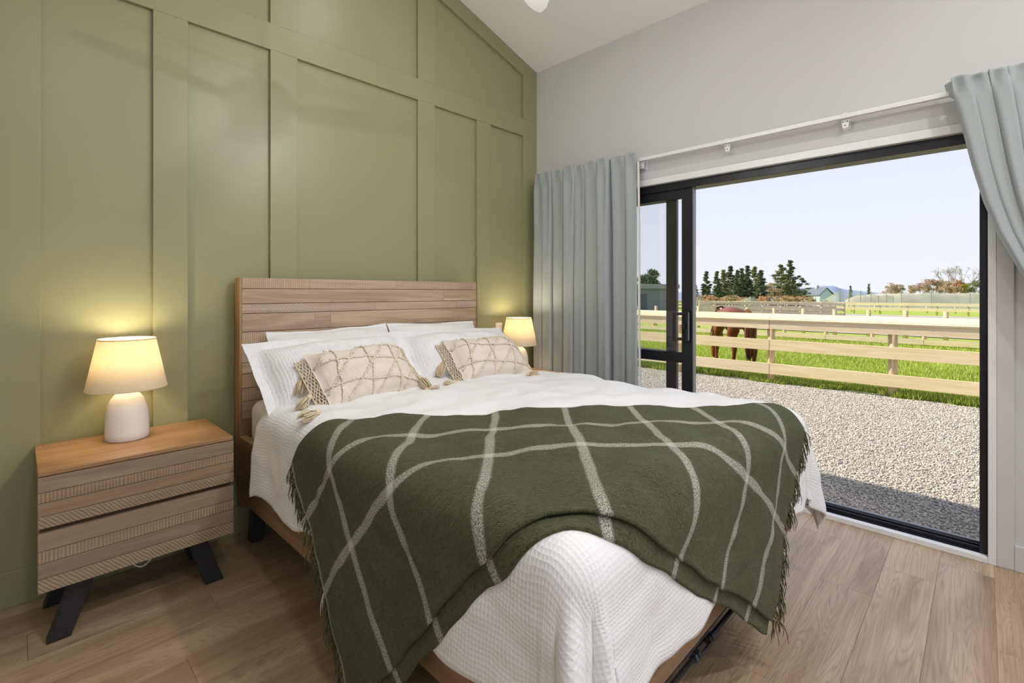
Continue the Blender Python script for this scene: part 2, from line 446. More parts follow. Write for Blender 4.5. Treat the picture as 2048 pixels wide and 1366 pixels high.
# one row edge falls on y = -2.457 (seen in the photo)
k0 = math.ceil((0 + 2.457)/PWID); edge = -2.457 + k0*PWID
rows = [edge - i*PWID for i in range(0, 30)]
gap = .0001
pl_cache = {}
def plank(x0, x1, y0, y1):
    key = (round(x1-x0, 3), round(y1-y0, 3))
    if key not in pl_cache:
        hx, hy = key[0]/2, key[1]/2
        me = bpy.data.meshes.new('plank')
        g = gap
        b = .0004
        v = [(-hx+g, -hy+g, -.004), (hx-g, -hy+g, -.004), (hx-g, hy-g, -.004), (-hx+g, hy-g, -.004),
             (-hx+g+b, -hy+g+b, 0), (hx-g-b, -hy+g+b, 0), (hx-g-b, hy-g-b, 0), (-hx+g+b, hy-g-b, 0)]
        me.from_pydata(v, [], [(4,5,6,7),(0,1,5,4),(1,2,6,5),(2,3,7,6),(3,0,4,7)]); me.materials.append(MT['floor'])
        pl_cache[key] = me
    o = bpy.data.objects.new('plank', pl_cache[key]); COL.objects.link(o); o.parent = floor
    o.location = ((x0+x1)/2, (y0+y1)/2, 0)
for i, yt in enumerate(rows):
    y1 = min(yt, -.001); y0 = max(yt-PWID, YF)
    if y1 - y0 < .02: continue
    # joints seen at x=-.684 (row just above -2.457) and x=-.748 (second row below)
    idx = round((yt + 2.457)/PWID)
    off = {1: -.684, -1: -.748+.0, -2: -.748}.get(idx, -((idx*.437+.31) % 1.0)*PLEN)
    if idx == -1: off = -.15
    xs = [0.0]; x = off
    while x > XL: xs.append(x); x -= PLEN
    xs.append(XL)
    for a, b in zip(xs[1:], xs[:-1]):
        if b-a > .02: plank(a, b, y0, y1)

# green panelled wall (back)
wb = MB().prism([(XL, -.1), (0.12, -.1), (0.12, ceil_z(0)+.05), (RIDGE, ceil_z(RIDGE)+.05), (XL, ceil_z(XL)+.05)], 'y', 0, .12).build('wall_back', MT['green'])
tag(wb, 'sage green board and batten wall behind the bed', kind='structure')
BT = .020
RZ0, RZ1 = 2.570, 2.715
bats = [(-3.217, -3.073), (-2.699, -2.561), (-2.182, -2.038), (-1.227, -1.084), (-.690, -.544), (-.169, -.001)]
for i, (a, b) in enumerate(bats):
    MB().box(a, b, -BT, 0, .145, RZ0).build('batten', MT['green'], wb, bevel=.0015)
MB().box(XL, -.001, -BT, 0, RZ0, RZ1).build('rail_board', MT['green'], wb, bevel=.0015)
CB = .125
for a, b in ((-3.217-.9, -3.073-.9), (-3.217, -3.073), (-2.182, -2.038), (-1.227, -1.084), (-.169, -.001)):
    if a < XL: continue
    MB().prism([(a, RZ1), (b, RZ1), (b, ceil_z(b)-CB), (a, ceil_z(a)-CB)], 'y', -BT, 0).build('batten', MT['green'], wb, bevel=.0015)
MB().prism([(RIDGE, ceil_z(RIDGE)-CB), (-.001, CEIL0-CB), (-.001, CEIL0), (RIDGE, ceil_z(RIDGE))], 'y', -BT, 0).build('rake_board', MT['green'], wb, bevel=.0015)
MB().prism([(XL, ceil_z(XL)-CB), (RIDGE, ceil_z(RIDGE)-CB), (RIDGE, ceil_z(RIDGE)), (XL, ceil_z(XL))], 'y', -BT, 0).build('rake_board', MT['green'], wb, bevel=.0015)
bb = MB().box(XL, -.001, -.022, 0, .0, .145).build('baseboard_back', MT['green'], bevel=.003)
tag(bb, 'green skirting board under the panelled wall', kind='structure')

# right wall with door opening
wr = MB()
wr.box(0, .12, DY1, 0.0, -.1, CEIL0+.05); wr.box(0, .12, DY0, DY1, DZ+.045, CEIL0+.05); wr.box(0, .12, YF, DY0, -.1, CEIL0+.05)
wr = wr.build('wall_right', MT['white']); tag(wr, 'plain white wall around the sliding door', kind='structure')
# rear wall with an unseen opening added to let in sky light, left wall
RW0, RW1, RWZ = -3.85, -.15, 2.6
wf = MB()
wf.box(XL, RW0, YF-.12, YF, -.1, 3.8); wf.box(RW1, .12, YF-.12, YF, -.1, 3.8); wf.box(RW0, RW1, YF-.12, YF, RWZ, 3.8)
wf = wf.build('wall_front', MT['white']); tag(wf, 'white wall behind the camera with a wide opening added for sky light', kind='structure')
wl = MB().box(XL-.12, XL, YF, .12, -.1, 3.6).build('wall_left', MT['white']); tag(wl, 'white left wall of the bedroom', kind='structure')
cl = MB()
cl.prism([(0.13, ceil_z(0)-.04), (RIDGE, ceil_z(RIDGE)), (XL-.13, ceil_z(XL)-.04), (XL-.13, ceil_z(XL)+.16), (RIDGE, ceil_z(RIDGE)+.2), (0.13, ceil_z(0)+.16)], 'y', YF-.13, .13)
cl = cl.build('ceiling', MT['ceil']); tag(cl, 'white raked ceiling rising from the window wall', kind='structure')

# trims
t1 = MB(); t1.box(-.014, .055, DY0-.03, DY1+.02, DZ, DZ+.045); t1 = t1.build('trim_1', MT['trim'], bevel=.004); tag(t1, 'white head liner above the sliding door', kind='structure')
t1b = MB().box(-.010, 0, DY0-.08, DY1+.03, DZ+.045, DZ+.095).build('trim_2', MT['white'], bevel=.004); tag(t1b, 'slim white architrave over the door head', kind='structure')
t2 = MB().box(-.014, .055, DY0-.028, DY0, .0, DZ).build('trim_3', MT['trim'], bevel=.003); tag(t2, 'white jamb liner right of the sliding door', kind='structure')
t3 = MB().box(-.012, 0, DY0-.085, DY0-.028, .0, DZ+.095).build('trim_4', MT['white'], bevel=.003); tag(t3, 'white architrave right of the sliding door', kind='structure')
t4 = MB().box(-.016, .02, DY0, DY1, .0, .028).build('trim_5', MT['trim'], bevel=.003); tag(t4, 'white sill strip along the foot of the sliding door', kind='structure')
b2 = MB().box(-.014, 0, YF, DY0-.085, .0, .115).build('baseboard_right', MT['white'], bevel=.003); tag(b2, 'white skirting board right of the door', kind='structure')

# sliding door: outer frame, sliding leaf in front, fixed leaf behind
door = empty('door_1', (.02, -1.43, 0), 'black aluminium sliding glass door, slid open to the left', kind='structure')
MB().box(.02, .13, DY0, DY1, 1.962, DZ).build('head_frame', MT['black'], door, bevel=.002)
MB().box(.02, .13, DY0, DY0+.028, .028, 1.962).build('jamb', MT['black'], door, bevel=.002)
MB().box(.02, .13, DY1-.03, DY1, .028, 1.962).build('jamb', MT['black'], door, bevel=.002)
sill = MB().box(.02, .125, DY0+.028, DY1-.03, .0, .028).build('sill_track', MT['black'], door, bevel=.002)
MB().box(.050, .054, DY0+.028, DY1-.03, .028, .044).build('track_rib', MT['black'], sill)
MB().box(.082, .086, DY0+.028, DY1-.03, .028, .044).build('track_rib', MT['black'], sill)
MB().box(.105, .125, DY0+.028, DY1-.03, .028, .050).build('track_rib', MT['alu'], sill)
MB().box(.125, .20, DY0, DY1, -.04, .012).build('outer_sill', MT['alu'], door, bevel=.003)
def leaf(name, x0, x1, ya, yb, sw, parts):
    fr = MB()
    z0, z1 = .05, 1.965
    fr.box(x0, x1, ya, ya+sw, z0, z1); fr.box(x0, x1, yb-sw, yb, z0, z1)
    fr.box(x0, x1, ya+sw, yb-sw, 1.898, z1); fr.box(x0, x1, ya+sw, yb-sw, z0, z0+.09); fr.box(x0, x1, ya+sw, yb-sw, .772, .842)
    o = fr.build(name, MT['black'], door, bevel=.002)
    xm = (x0+x1)/2
    MB().box(xm-.003, xm+.003, ya+sw-.005, yb-sw+.005, .842-.005, 1.898+.005).build('pane', MT['glass'], o)
    MB().box(xm-.003, xm+.003, ya+sw-.005, yb-sw+.005, z0+.085, .772+.005).build('pane', MT['glass'], o)
    return o
sl_ = leaf('sliding_leaf', .034, .070, -1.385, -.105, .078, 1)
MB().box(.030, .072, -1.391, -1.385, .05, 1.965).build('edge_strip', MT['alu'], sl_)
leaf('fixed_leaf', .084, .118, -1.245, -.100, .076, 1)
# handle: D-shaped pull on the leading stile
h = MB()
hz0, hz1 = .930, 1.120
h.box(-.064, -.050, -1.310, -1.288, hz0, hz1)
for za, zb in ((hz0, hz0+.020), (hz1-.020, hz1)):
    h.prism([(-.060, -1.310), (-.054, -1.290), (.034, -1.330), (.034, -1.352)], 'z', za, zb)
h.box(.012, .034, -1.366, -1.326, hz0-.012, hz1+.012)
hn = h.build('handle', MT['black'], sl_, bevel=.005)
MB().box(.006, .014, -1.372, -1.362, hz0, hz1).build('latch_plate', MT['alu'], sl_, bevel=.003)
MB().box(-.010, .014, -1.345, -1.326, 1.005, 1.045).build('latch', MT['black'], sl_, bevel=.004)

# curtain rail
cr = empty('curtain_rail', (-.07, -1.7, 2.17), 'slim white curtain track above the sliding door', 'curtain rail')
MB().box(-.062, -.036, -3.55, -.06, 2.182, 2.206).build('track', MT['trim'], cr, bevel=.003)
MB().box(-.036, -.022, -3.55, -.06, 2.187, 2.199).build('back_track', MT['trim'], cr, bevel=.002)
for yb in (-1.05, -1.64, -2.255, -3.2):
    b = MB(); b.box(-.060, 0, yb-.012, yb+.012, 2.206, 2.212); b.box(-.006, 0, yb-.018, yb+.018, 2.13, 2.215)
    br = b.build('bracket', MT['trim'], cr, bevel=.002)
    MB().prism([(yb-.020, 2.180), (yb+.020, 2.180), (yb+.012, 2.132), (yb-.012, 2.132)], 'x', -.044, -.036).build('glider_plate', MT['whiteplastic'], br, bevel=.002)
    for dy, dz in ((-.010, 2.168), (.010, 2.168), (0, 2.148)):
        MB().tube([(-.044, yb+dy, dz), (-.0465, yb+dy, dz)], .003, 8).build('screw', MT['steel'], br)

wing = MB().box(-6, .13, .13, 9, -.1, 3.15).build('wall_wing', paint('cream_cladding', (.6, .58, .52, 1), .8)); tag(wing, 'rest of the house beyond the green wall', kind='structure')
# outside shell: eave and outer wall face
ev = MB().box(.13, .30, YF, 9, 2.085, 2.20).build('eave_soffit', paint('beige_soffit', lin(176, 168, 140), .8)); tag(ev, 'beige soffit of the eave over the door', kind='structure')

# ------------------------------------------------------------------ bed
def at_y(px, py, y):
    d = FW + RT*((px-1024)/FPX) + Vector((0, 0, -(py-HOR)/FPX)); return CAM + d*((y-CAM.y)/d.y)
def at_z(px, py, z):
    d = FW + RT*((px-1024)/FPX) + Vector((0, 0, -(py-HOR)/FPX)); return CAM + d*((z-CAM.z)/d.z)
BX0, BX1, BY0, BY1 = -2.360, -.762, -2.180, -.10
bed = empty('bed', ((BX0+BX1)/2, -1.1, 0), 'queen bed with a slatted oak headboard and oak side rails', 'bed')
hbk = MB().box(BX0+.012, BX1-.012, -.075, -.040, .60, 1.318).build('headboard', MT['hb_plain'], bed)
ZR = [1.326, 1.273, 1.195, 1.144, 1.051, .978, .895, .839, .766, .700, .612]
KIND = ['v', 'plain', 'd', 'plain', 'v', 'plain', 'd', 'plain', 'v', 'plain']
rr = random.Random(3)
for i in range(10):
    z1, z0 = ZR[i], ZR[i+1]
    nb = rr.choice([2, 3, 3, 4]); cuts = sorted(rr.uniform(.12, .88) for _ in range(nb-1))
    cuts = [0]+cuts+[1]
    w = BX1-BX0-.024
    for a, b in zip(cuts[:-1], cuts[1:]):
        if b-a < .06: continue
        pr = rr.uniform(0, .004)
        x0, x1 = BX0+.012+a*w, BX0+.012+b*w
        cx, cz = (x0+x1)/2, (z0+z1)/2
        o = MB().box(x0-cx+.0004, x1-cx-.0004, -.103-pr, -.075, z0-cz+.0012, z1-cz-.0012)
        o.v = [(v[0], v[1]-0, v[2]) for v in o.v]
        ob = o.build('board', MT['hb_'+KIND[i]], hbk, bevel=.0015, local=True)
        ob.location = (cx-WORG['bed'].x, 0+1.1, cz)
    # gaps where a short piece was skipped stay backed by the panel
for x0, x1 in ((BX0, BX0+.012), (BX1-.012, BX1)):
    MB().box(x0, x1, -.106, -.036, .30, 1.328).build('edge_strip', MT['post_wood'], hbk, bevel=.002)
MB().box(BX0+.012, BX1-.012, -.104, -.038, 1.318, 1.3275).build('top_strip', MT['hb_plain'], hbk, bevel=.002)
for x0, x1 in ((BX0+.012, BX0+.09), (BX1-.09, BX1-.012)):
    MB().box(x0, x1, -.10, -.04, .16, .612).build('post', MT['post_wood'], bed, bevel=.003)
MB().box(BX0+.09, BX1-.09, -.085, -.06, .40, .60).build('lower_panel', MT['gap_wood'], bed)
RZB, RZT = .215, .530
MB().box(BX0, BX0+.035, BY0, -.106, RZB, RZT).build('side_rail', MT['rail_wood'], bed, bevel=.004)
MB().box(BX1-.035, BX1, BY0, -.106, RZB, RZT).build('side_rail', MT['rail_wood'], bed, bevel=.004)
MB().box(BX0+.035, BX1-.035, BY0, BY0+.035, RZB, RZT).build('foot_rail', MT['foot_wood'], bed, bevel=.004)
MB().box(BX0+.035, BX1-.035, BY0+.035, -.106, .40, .415).build('base_panel', MT['gap_wood'], bed)
for sx, x in ((-1, BX0+.09), (1, BX1-.09)):
    for yy in (-.145, -2.02):
        l = MB(); l.prism([(x-.035, .40), (x+.035, .40), (x+.025+sx*.02, 0), (x-.035+sx*.02, 0)], 'y', yy-.03, yy+.03)
        l.build('leg', MT['legblack'], bed, bevel=.003)
# steel strip and turnbuckle rod under the foot rail
MB().box(BX0+.05, BX1-.05, BY0+.024, BY0+.030, .172, RZB).build('steel_strip', MT['steel'], bed)
rod = MB(); ry, rz = BY0+.015, .158
xm = -1.665
rod.tube([(BX0+.07, ry, rz), (xm-.055, ry, rz)], .0075, 10); rod.tube([(xm+.055, ry, rz), (BX1-.07, ry, rz)], .0075, 10)
rod = rod.build('tension_rod', MT['legblack'], bed, True)
tb = MB(); tb.tube([(xm-.045, ry-.010, rz), (xm+.045, ry-.010, rz)], .0035, 8); tb.tube([(xm-.045, ry+.010, rz), (xm+.045, ry+.010, rz)], .0035, 8)
tb.build('turnbuckle', MT['legblack'], rod, True)
for dx in (-.062, -.042, .042, .062):
    MB().tube([(xm+dx-.007, ry, rz), (xm+dx+.007, ry, rz)], .013, 6).build('nut', MT['steel' if abs(dx) > .05 else 'legblack'], rod)

# mattress
def rbox(x0, x1, y0, y1, z0, z1, r, name, mat, seg=5):
    bm = bmesh.new(); bmesh.ops.create_cube(bm, size=1)
    for v in bm.verts: v.co = Vector(((x0+x1)/2+v.co.x*(x1-x0), (y0+y1)/2+v.co.y*(y1-y0), (z0+z1)/2+v.co.z*(z1-z0)))
    bmesh.ops.bevel(bm, geom=bm.edges[:], offset=r, segments=seg, profile=.5, affect='EDGES')
    me = bpy.data.meshes.new(name); bm.to_mesh(me); bm.free()
    return link_mesh(name, me, mat, None, True)
mt = rbox(-2.318, -.804, -2.13, -.112, .415, .708, .055, 'mattress', MT['sheet'])
tag(mt, 'deep mattress in a white fitted sheet on the bed', 'mattress')

# ------------------------------------------------------------------ duvet: one cloth folded over the bed
DX0, DX1, DYF, ZT, RAD = -2.402, -.722, -2.236, .742, .085
def nz(x, y, s, k=0): return noise.noise(Vector((x*s+k*7.3, y*s-k*3.1, k*1.7)))
def drape(X, Y, fold=1.0):
    cx = min(max(X, DX0+RAD), DX1-RAD); cy = max(Y, DYF+RAD)
    dx, dy = X-cx, Y-cy
    d = math.hypot(dx, dy)
    puff = .018*nz(X, Y, 2.3) + .015*nz(X, Y*1.5, 5.5, 1) + .005*nz(X, Y, 12, 2)
    crown = .022*(1-min(1, abs((cx-(DX0+DX1)/2)/.80))**3)
    z = ZT + puff + crown
    if d < 1e-6: return (cx, cy, z)
    ux, uy = dx/d, dy/d
    arc = RAD*PI/2
    if d <= arc:
        th = d/RAD
        return (cx+ux*RAD*math.sin(th), cy+uy*RAD*math.sin(th), z-RAD*(1-math.cos(th)))
    h = d-arc
    ang = math.atan2(uy, ux)
    s = (cy if abs(ux) > abs(uy) else cx)
    corner = min(1.0, min(abs(ux), abs(uy))*2.2)
    side = .010*math.sin(s*13+1.2)+.012*nz(s, 3.3 if ux < 0 else 9.1, 4.2)
    cor = .030*math.sin(ang*8.0+2.4)+.012*math.sin(ang*17)
    wv = ((1-corner)*side + corner*cor)*min(1, h/.18)*fold
    outw = RAD + h*(.045+.10*corner) + wv + .006*nz(s*2, h*3, 6, 5)*min(1, h/.06)
    zz = z-RAD-h*(.995-.0*corner)
    return (cx+ux*outw, cy+uy*outw, zz)
def cloth_grid(name, quad_fn, nu, nv, fn, uvfn, mat, parent=None, off=0.0, solid=0.0):
    P = np.zeros((nu, nv, 3)); UV = np.zeros((nu, nv, 2))
    for i in range(nu):
        for j in range(nv):
            X, Y = quad_fn(i/(nu-1), j/(nv-1))
            P[i, j] = fn(X, Y); UV[i, j] = uvfn(i/(nu-1), j/(nv-1), X, Y)
    if off:
        du = np.gradient(P, axis=0); dv = np.gradient(P, axis=1); N = np.cross(du, dv)
        N /= np.maximum(np.linalg.norm(N, axis=2, keepdims=True), 1e-9)
        if N[nu//2, nv//2, 2] < 0: N = -N
        o = off if not callable(off) else np.array([[off(i/(nu-1), j/(nv-1)) for j in range(nv)] for i in range(nu)])[..., None]
        P = P + N*o
    return grid_mesh(name, P, UV, mat, parent, solid=solid), P
DEP = .415
U0, U1, V0, V1 = DX0+RAD-DEP, DX1-RAD+DEP, -.50, DYF+RAD-DEP
def duv_q(u, v):
    X = U0+(U1-U0)*u; Y = V0+(V1-V0)*v
    # slightly ragged hem
    if u < .02: X += .012*nz(Y*3, 1, 3)
    if v > .98: Y += .012*nz(X*3, 2, 3)
    if v < .03: Y += .02*nz(X*2, 5, 2)
    return X, Y
def duv_fn(X, Y):
    x, y, z = drape(X, Y)
    if Y > -.62: z -= .02*((Y+.62)/.12)**2 if Y < -.50 else .02
    return (x, y, z)
dv, _ = cloth_grid('duvet', duv_q, 210, 190, duv_fn, lambda u, v, X, Y: (X, Y), MT['waffle'], solid=.012)
tag(dv, 'white waffle duvet hanging over the sides and foot of the bed', 'duvet')

# ------------------------------------------------------------------ throw laid diagonally over the near corner
TL, TR, BR, BL = (-2.50, -.95), (-.885, -2.25), (-1.42, -2.79), (-3.06, -1.46)
def thr_q(u, v, ext=0.0, vmin=0.0):
    bul = 4*u*(1-u)
    vv = vmin + (1-vmin)*v
    vv = vv*(1+ext) - .075*bul*(1-vv) + .06*bul*vv
    X = (TL[0]*(1-u)+TR[0]*u)*(1-vv) + (BL[0]*(1-u)+BR[0]*u)*vv
    Y = (TL[1]*(1-u)+TR[1]*u)*(1-vv) + (BL[1]*(1-u)+BR[1]*u)*vv
    w = .012*nz(u*8, vv*2, 1.0, 3)
    return X+w, Y+w
def thr_fn(X, Y):
    p = Vector(drape(X, Y, .55)); return tuple(p)
throw = empty('throw_blanket', (-2.2, -1.7, .74), 'olive green checked mohair throw with fringe, draped over the bed corner', 'blanket')
def toff(u, v): return .024 + .007*nz(u*7, v*4, 1.3, 7) + .003*nz(u*40, v*14, 1.0, 8)
th, TP = cloth_grid('top_layer', lambda u, v: thr_q(u, v), 230, 100, thr_fn, lambda u, v, X, Y: (u*2.06, v*.76), MT['throw'], throw, toff, solid=.006)
tl2, TP2 = cloth_grid('under_layer', lambda u, v: thr_q(u, v, .055, .55), 200, 46, thr_fn, lambda u, v, X, Y: (u*2.06, .60+v*.30), MT['throw'], throw, .013, solid=.005)
# short mohair fibres standing off the cloth
def fuzz(P, n, name):
    nu, nv_ = P.shape[:2]
    a = RNG.random(n)*(nu-1.001); b = RNG.random(n)*(nv_-1.001); i = a.astype(int); j = b.astype(int); fa = (a-i)[:, None]; fb = (b-j)[:, None]
    p = P[i, j]*(1-fa)*(1-fb)+P[i+1, j]*fa*(1-fb)+P[i, j+1]*(1-fa)*fb+P[i+1, j+1]*fa*fb
    N = np.cross(P[i+1, j]-P[i, j], P[i, j+1]-P[i, j]); N /= np.linalg.norm(N, axis=1, keepdims=True)
    up = P[nu//2, nv_//2]; sgn = 1.0
    tst = np.cross(P[nu//2+1, 2]-P[nu//2, 2], P[nu//2, 3]-P[nu//2, 2])
    if tst[2] < 0: sgn = -1.0
    d = N*sgn*.6 + RNG.normal(size=(n, 3))*.75; d /= np.linalg.norm(d, axis=1, keepdims=True)
    L = (.004+.008*RNG.random(n))[:, None]; w = RNG.normal(size=(n, 3)); w = np.cross(d, w); w /= np.linalg.norm(w, axis=1, keepdims=True)
    V = np.stack([p-w*.0005, p+w*.0005, p+d*L+N*sgn*.001], 1).reshape(-1, 3)
    o = WORG[throw.name]; V = V-np.array([o.x, o.y, o.z])
    ob = np_mesh(name, V, np.arange(n*3).reshape(-1, 3), MT['fringe'], throw); ob['kind'] = 'stuff'
fuzz(TP, 90000, 'mohair_fuzz')
# fringe: every tassel its own part
def tassel_strands(p, out_dir, L, n, spread, r, rnd, drop=1.0):
    mb = MB()
    for k in range(n):
        q = Vector(p) + Vector((rnd.uniform(-1, 1), rnd.uniform(-1, 1), rnd.uniform(-1, 1)))*spread*.5
        d = (out_dir + Vector((rnd.uniform(-1, 1), rnd.uniform(-1, 1), rnd.uniform(-1, 1)))*.28).normalized()
        pts = []; pos = q.copy(); LL = L*rnd.uniform(.7, 1.1)
        for s in range(5):
            pts.append(pos.copy())
            g = min(1, drop*(.35+s*.22))
            dd = (d*(1-g) + Vector((0, 0, -1))*g + Vector((rnd.uniform(-1, 1), rnd.uniform(-1, 1), 0))*.18).normalized()
            pos = pos + dd*(LL/4)
        mb.tube(pts, [r, r, r, r*.9, r*.5], 4)
    return mb
rf = random.Random(11)
nv = TP.shape[1]
for side in (0, -1):
    inner = 1 if side == 0 else -2
    NT_ = 34
    for k in range(NT_):
        f = (k+.5)/NT_*(nv-1); j = int(f)
        p = Vector(TP[side, j]); o = (p-Vector(TP[inner*3 if side == 0 else -4, j])).normalized()
        nrm = Vector((-1, 0, .1)) if side == 0 else Vector((.15, -1, .1))
        o = (o*.9 + nrm*.25).normalized()
        v = (k+.5)/NT_
        white = any(abs(v-c) < .018 for c in (.29, .60))
        L = rf.uniform(.055, .095)*(1.25 if white else 1) * (1.6 if (side == -1 and k >= NT_-3) else 1)
        mb = tassel_strands(p, o, L, 7, .012, .0016, rf)
        mb.build('fringe_tassel', MT['fringe_w' if white else 'fringe'], throw, True)

# ------------------------------------------------------------------ pillows and cushions
def pillow_surface(w, h, T, flange, seed, pinch=.05, wr=.012, pw=.55):
    """returns f(u,v,side) in local coords: x width, z up, -y is the front"""
    def f(u, v, side):
        bu, bv = 1-abs(u)**2.4, 1-abs(v)**2.4
        x = u*w/2*(1-pinch*(1-v*v)*abs(u)**3*.6); z = v*h/2*(1-pinch*1.4*(1-u*u)*abs(v)**3)
        fu, fv = 1-2*flange/w, 1-2*flange/h
        a = max(0, 1-(abs(u)/fu)**3.0) if abs(u) < fu else 0
        b = max(0, 1-(abs(v)/fv)**3.0) if abs(v) < fv else 0
        t = T/2*(a*b)**pw
        t *= 1 + .16*nz(u*1.6+seed, v*1.6, 1.0, seed)
        wv = wr*(nz(u*2.2, v*2.6, 1.0, seed+3) + .5*nz(u*6, v*6, 1.0, seed+4))*(.35+.65*(a*b)**.5)
        inn = min(1, min(1-abs(u), 1-abs(v))*12)
        wv *= (a*b)**.5
        y = (-(t+.003*inn) if side == 0 else t+.003*inn) + (wv if side == 0 else -wv*.3) + .016*nz(u*2, v*2, 1.0, seed+9) + .005*nz(u*7, v*6, 1.0, seed+5)
        return Vector((x, y, z))
    return f
def pillow_mesh(name, f, mat, parent, n=44, m=34, uvs=(1, 1), w=1, h=1):
    V = []; F = []; UV = []
    for side in (0, 1):
        b = len(V)
        for i in range(n):
            for j in range(m):
                u, v = -1+2*i/(n-1), -1+2*j/(m-1)
                V.append(tuple(f(u, v, side))); UV.append((u*w/2, v*h/2))
        for i in range(n-1):
            for j in range(m-1):
                q = (b+i*m+j, b+(i+1)*m+j, b+(i+1)*m+j+1, b+i*m+j+1)
                F.append(q if side == 0 else q[::-1])
    me = bpy.data.meshes.new(name); me.from_pydata(V, [], F)
    ul = me.uv_layers.new(name='uv'); idx = [0]*len(me.loops); me.loops.foreach_get('vertex_index', idx)
    ul.data.foreach_set('uv', np.array(UV, dtype=np.float32)[idx].ravel())
    me.update()
    return link_mesh(name, me, mat, parent, True)
def place(o, c, lean, yaw=0.0, roll=0.0):
    o.location = c; o.rotation_mode = 'XYZ'
    M = Matrix.Rotation(yaw, 4, 'Z') @ Matrix.Rotation(-lean, 4, 'X') @ Matrix.Rotation(roll, 4, 'Y')
    o.rotation_euler = M.to_euler()
R = math.radians
def pillow(name, label, w, h, T, fl, seed, mat, c, lean, yaw, roll, grp, pinch=.05):
    f = pillow_surface(w, h, T, fl, seed, pinch)
    o = pillow_mesh(name, f, mat, None, 56, 40, w=w, h=h); place(o, c, lean, yaw, roll)
    tag(o, label, 'pillow', grp); return o
pillow('pillow', 'plain white pillow flat against headboard, on the nightstand side left', .70, .42, .16, .02, 1, MT['linen'], (-1.90, -.262, .876), R(30), R(0), R(-1.5), 'plain white pillows against the headboard')
pillow('pillow', 'plain white pillow flat against headboard, nearer the curtain', .70, .42, .16, .02, 2, MT['linen'], (-1.205, -.262, .876), R(30), R(0), R(1), 'plain white pillows against the headboard')
pillow('waffle_pillow', 'white waffle pillow with wide flange, behind the left tasselled cushion', .86, .46, .25, .055, 3, MT['waffle_pillow'], (-1.975, -.455, .853), R(44), R(3), R(-1), 'waffle pillows', .02)
pillow('waffle_pillow', 'white waffle pillow with wide flange, behind the tasselled cushion near the lamp by the window', .84, .46, .25, .055, 4, MT['waffle_pillow'], (-1.175, -.455, .850), R(44), R(-3), R(1.5), 'waffle pillows', .02)

def cushion(label, c, lean, yaw, roll, seed, tassels):
    w, h, T = .52, .315, .155
    root = empty('tassel_cushion', c, label, 'cushion', 'beige tasselled cushions')
    M = (Matrix.Rotation(yaw, 4, 'Z') @ Matrix.Rotation(-lean, 4, 'X') @ Matrix.Rotation(roll, 4, 'Y'))
    root.rotation_euler = M.to_euler()
    f = pillow_surface(w, h, T, .012, seed, .05, .008, .6)
    pillow_mesh('cover', f, MT['cushion'], root, 44, 32, w=w, h=h)
    rc = random.Random(seed)
    def cord(a, b):
        mb = MB(); n = 46; pts = []; rs = []
        for k in range(n):
            t = k/(n-1); u = a[0]*(1-t)+b[0]*t; v = a[1]*(1-t)+b[1]*t
            p = f(u, v, 0); p.y -= .0035
            p += Vector((rc.uniform(-1, 1), 0, rc.uniform(-1, 1)))*.0014
            pts.append(p); rs.append(rc.uniform(.0030, .0048))
        mb.tube(pts, rs, 5)
        for k in range(110):
            t = rc.random(); u = a[0]*(1-t)+b[0]*t; v = a[1]*(1-t)+b[1]*t
            p = f(u, v, 0); p.y -= .004
            d = Vector((rc.uniform(-1, 1), -rc.uniform(.2, .8), rc.uniform(-1, 1)))*.0075
            mb.tube([p, p+d*.6, p+d], [.0026, .0026, .0016], 4)
        mb.build('tufted_cord', MT['tuft'], root, True, local=True)
    L = .97
    for a, b in [((-.78, -L), (-.55, L)), ((-.18, -L), (.05, L)), ((.42, -L), (.65, L)),
                 ((-.95, .38), (-.62, L)), ((-.95, -.55), (.02, L)), ((-.70, -L), (.62, L)), ((-.10, -L), (.97, .70)), ((.50, -L), (.97, -.20)),
                 ((-.97, .42), (.97, .05)), ((-.97, -.38), (.97, -.72)), ((-.3, L), (.97, .62))]:
        cord(a, b)
    # macrame strips at both ends
    for sgn in (-1, 1):
        mb = MB(); wd = .050; rows_, cols = 9, 4
        def P(i, j):
            v = -.9+1.8*i/rows_; base = f(sgn*.97, v, 0)
            return base + Vector((sgn*wd*j/cols, .020*j/cols+.004, .006*math.sin(i*2.3+j)))
        for i in range(rows_+1):
            for j in range(cols):
                if i < rows_: mb.tube([P(i, j), P(i+1, j+1)], .0030, 4)
                if i > 0: mb.tube([P(i, j), P(i-1, j+1)], .0030, 4)
        mb.tube([P(i, cols) for i in range(rows_+1)], .0034, 5); mb.tube([P(i, 0) for i in range(rows_+1)], .0034, 5)
        mb.build('macrame_edge', MT['macrame'], root, True, local=True)
    Mi = (Matrix.Translation(c) @ M).inverted()
    for (p, q) in tassels:
        p = Mi @ Vector(p); q = Mi @ Vector(q); d = (q-p).normalized(); Lt = (q-p).length
        mb = MB(); a = d.orthogonal().normalized(); b = d.cross(a)
        hd = p + d*Lt*.25
        mb.tube([p, p+d*.006, hd-d*.004, hd, hd+d*.006], [.004, .010, .013, .008, .010], 10)
        th_ = mb.build('tassel', MT['tassel'], root, True, local=True)
        mb = MB()
        for k in range(44):
            t = rc.uniform(0, 2*PI); r0 = math.sqrt(rc.random())
            o = a*math.cos(t)*r0 + b*math.sin(t)*r0
            e = q + o*.024*rc.uniform(.7, 1.1) + d*rc.uniform(-.012, .006)
            s = hd + o*.009; mid = s*.5+e*.5 + o*.010
            mb.tube([s, mid, e], [.0019, .0019, .0014], 4)
        mb.build('tassel_skirt', MT['tassel'], th_, True, local=True)
    return root
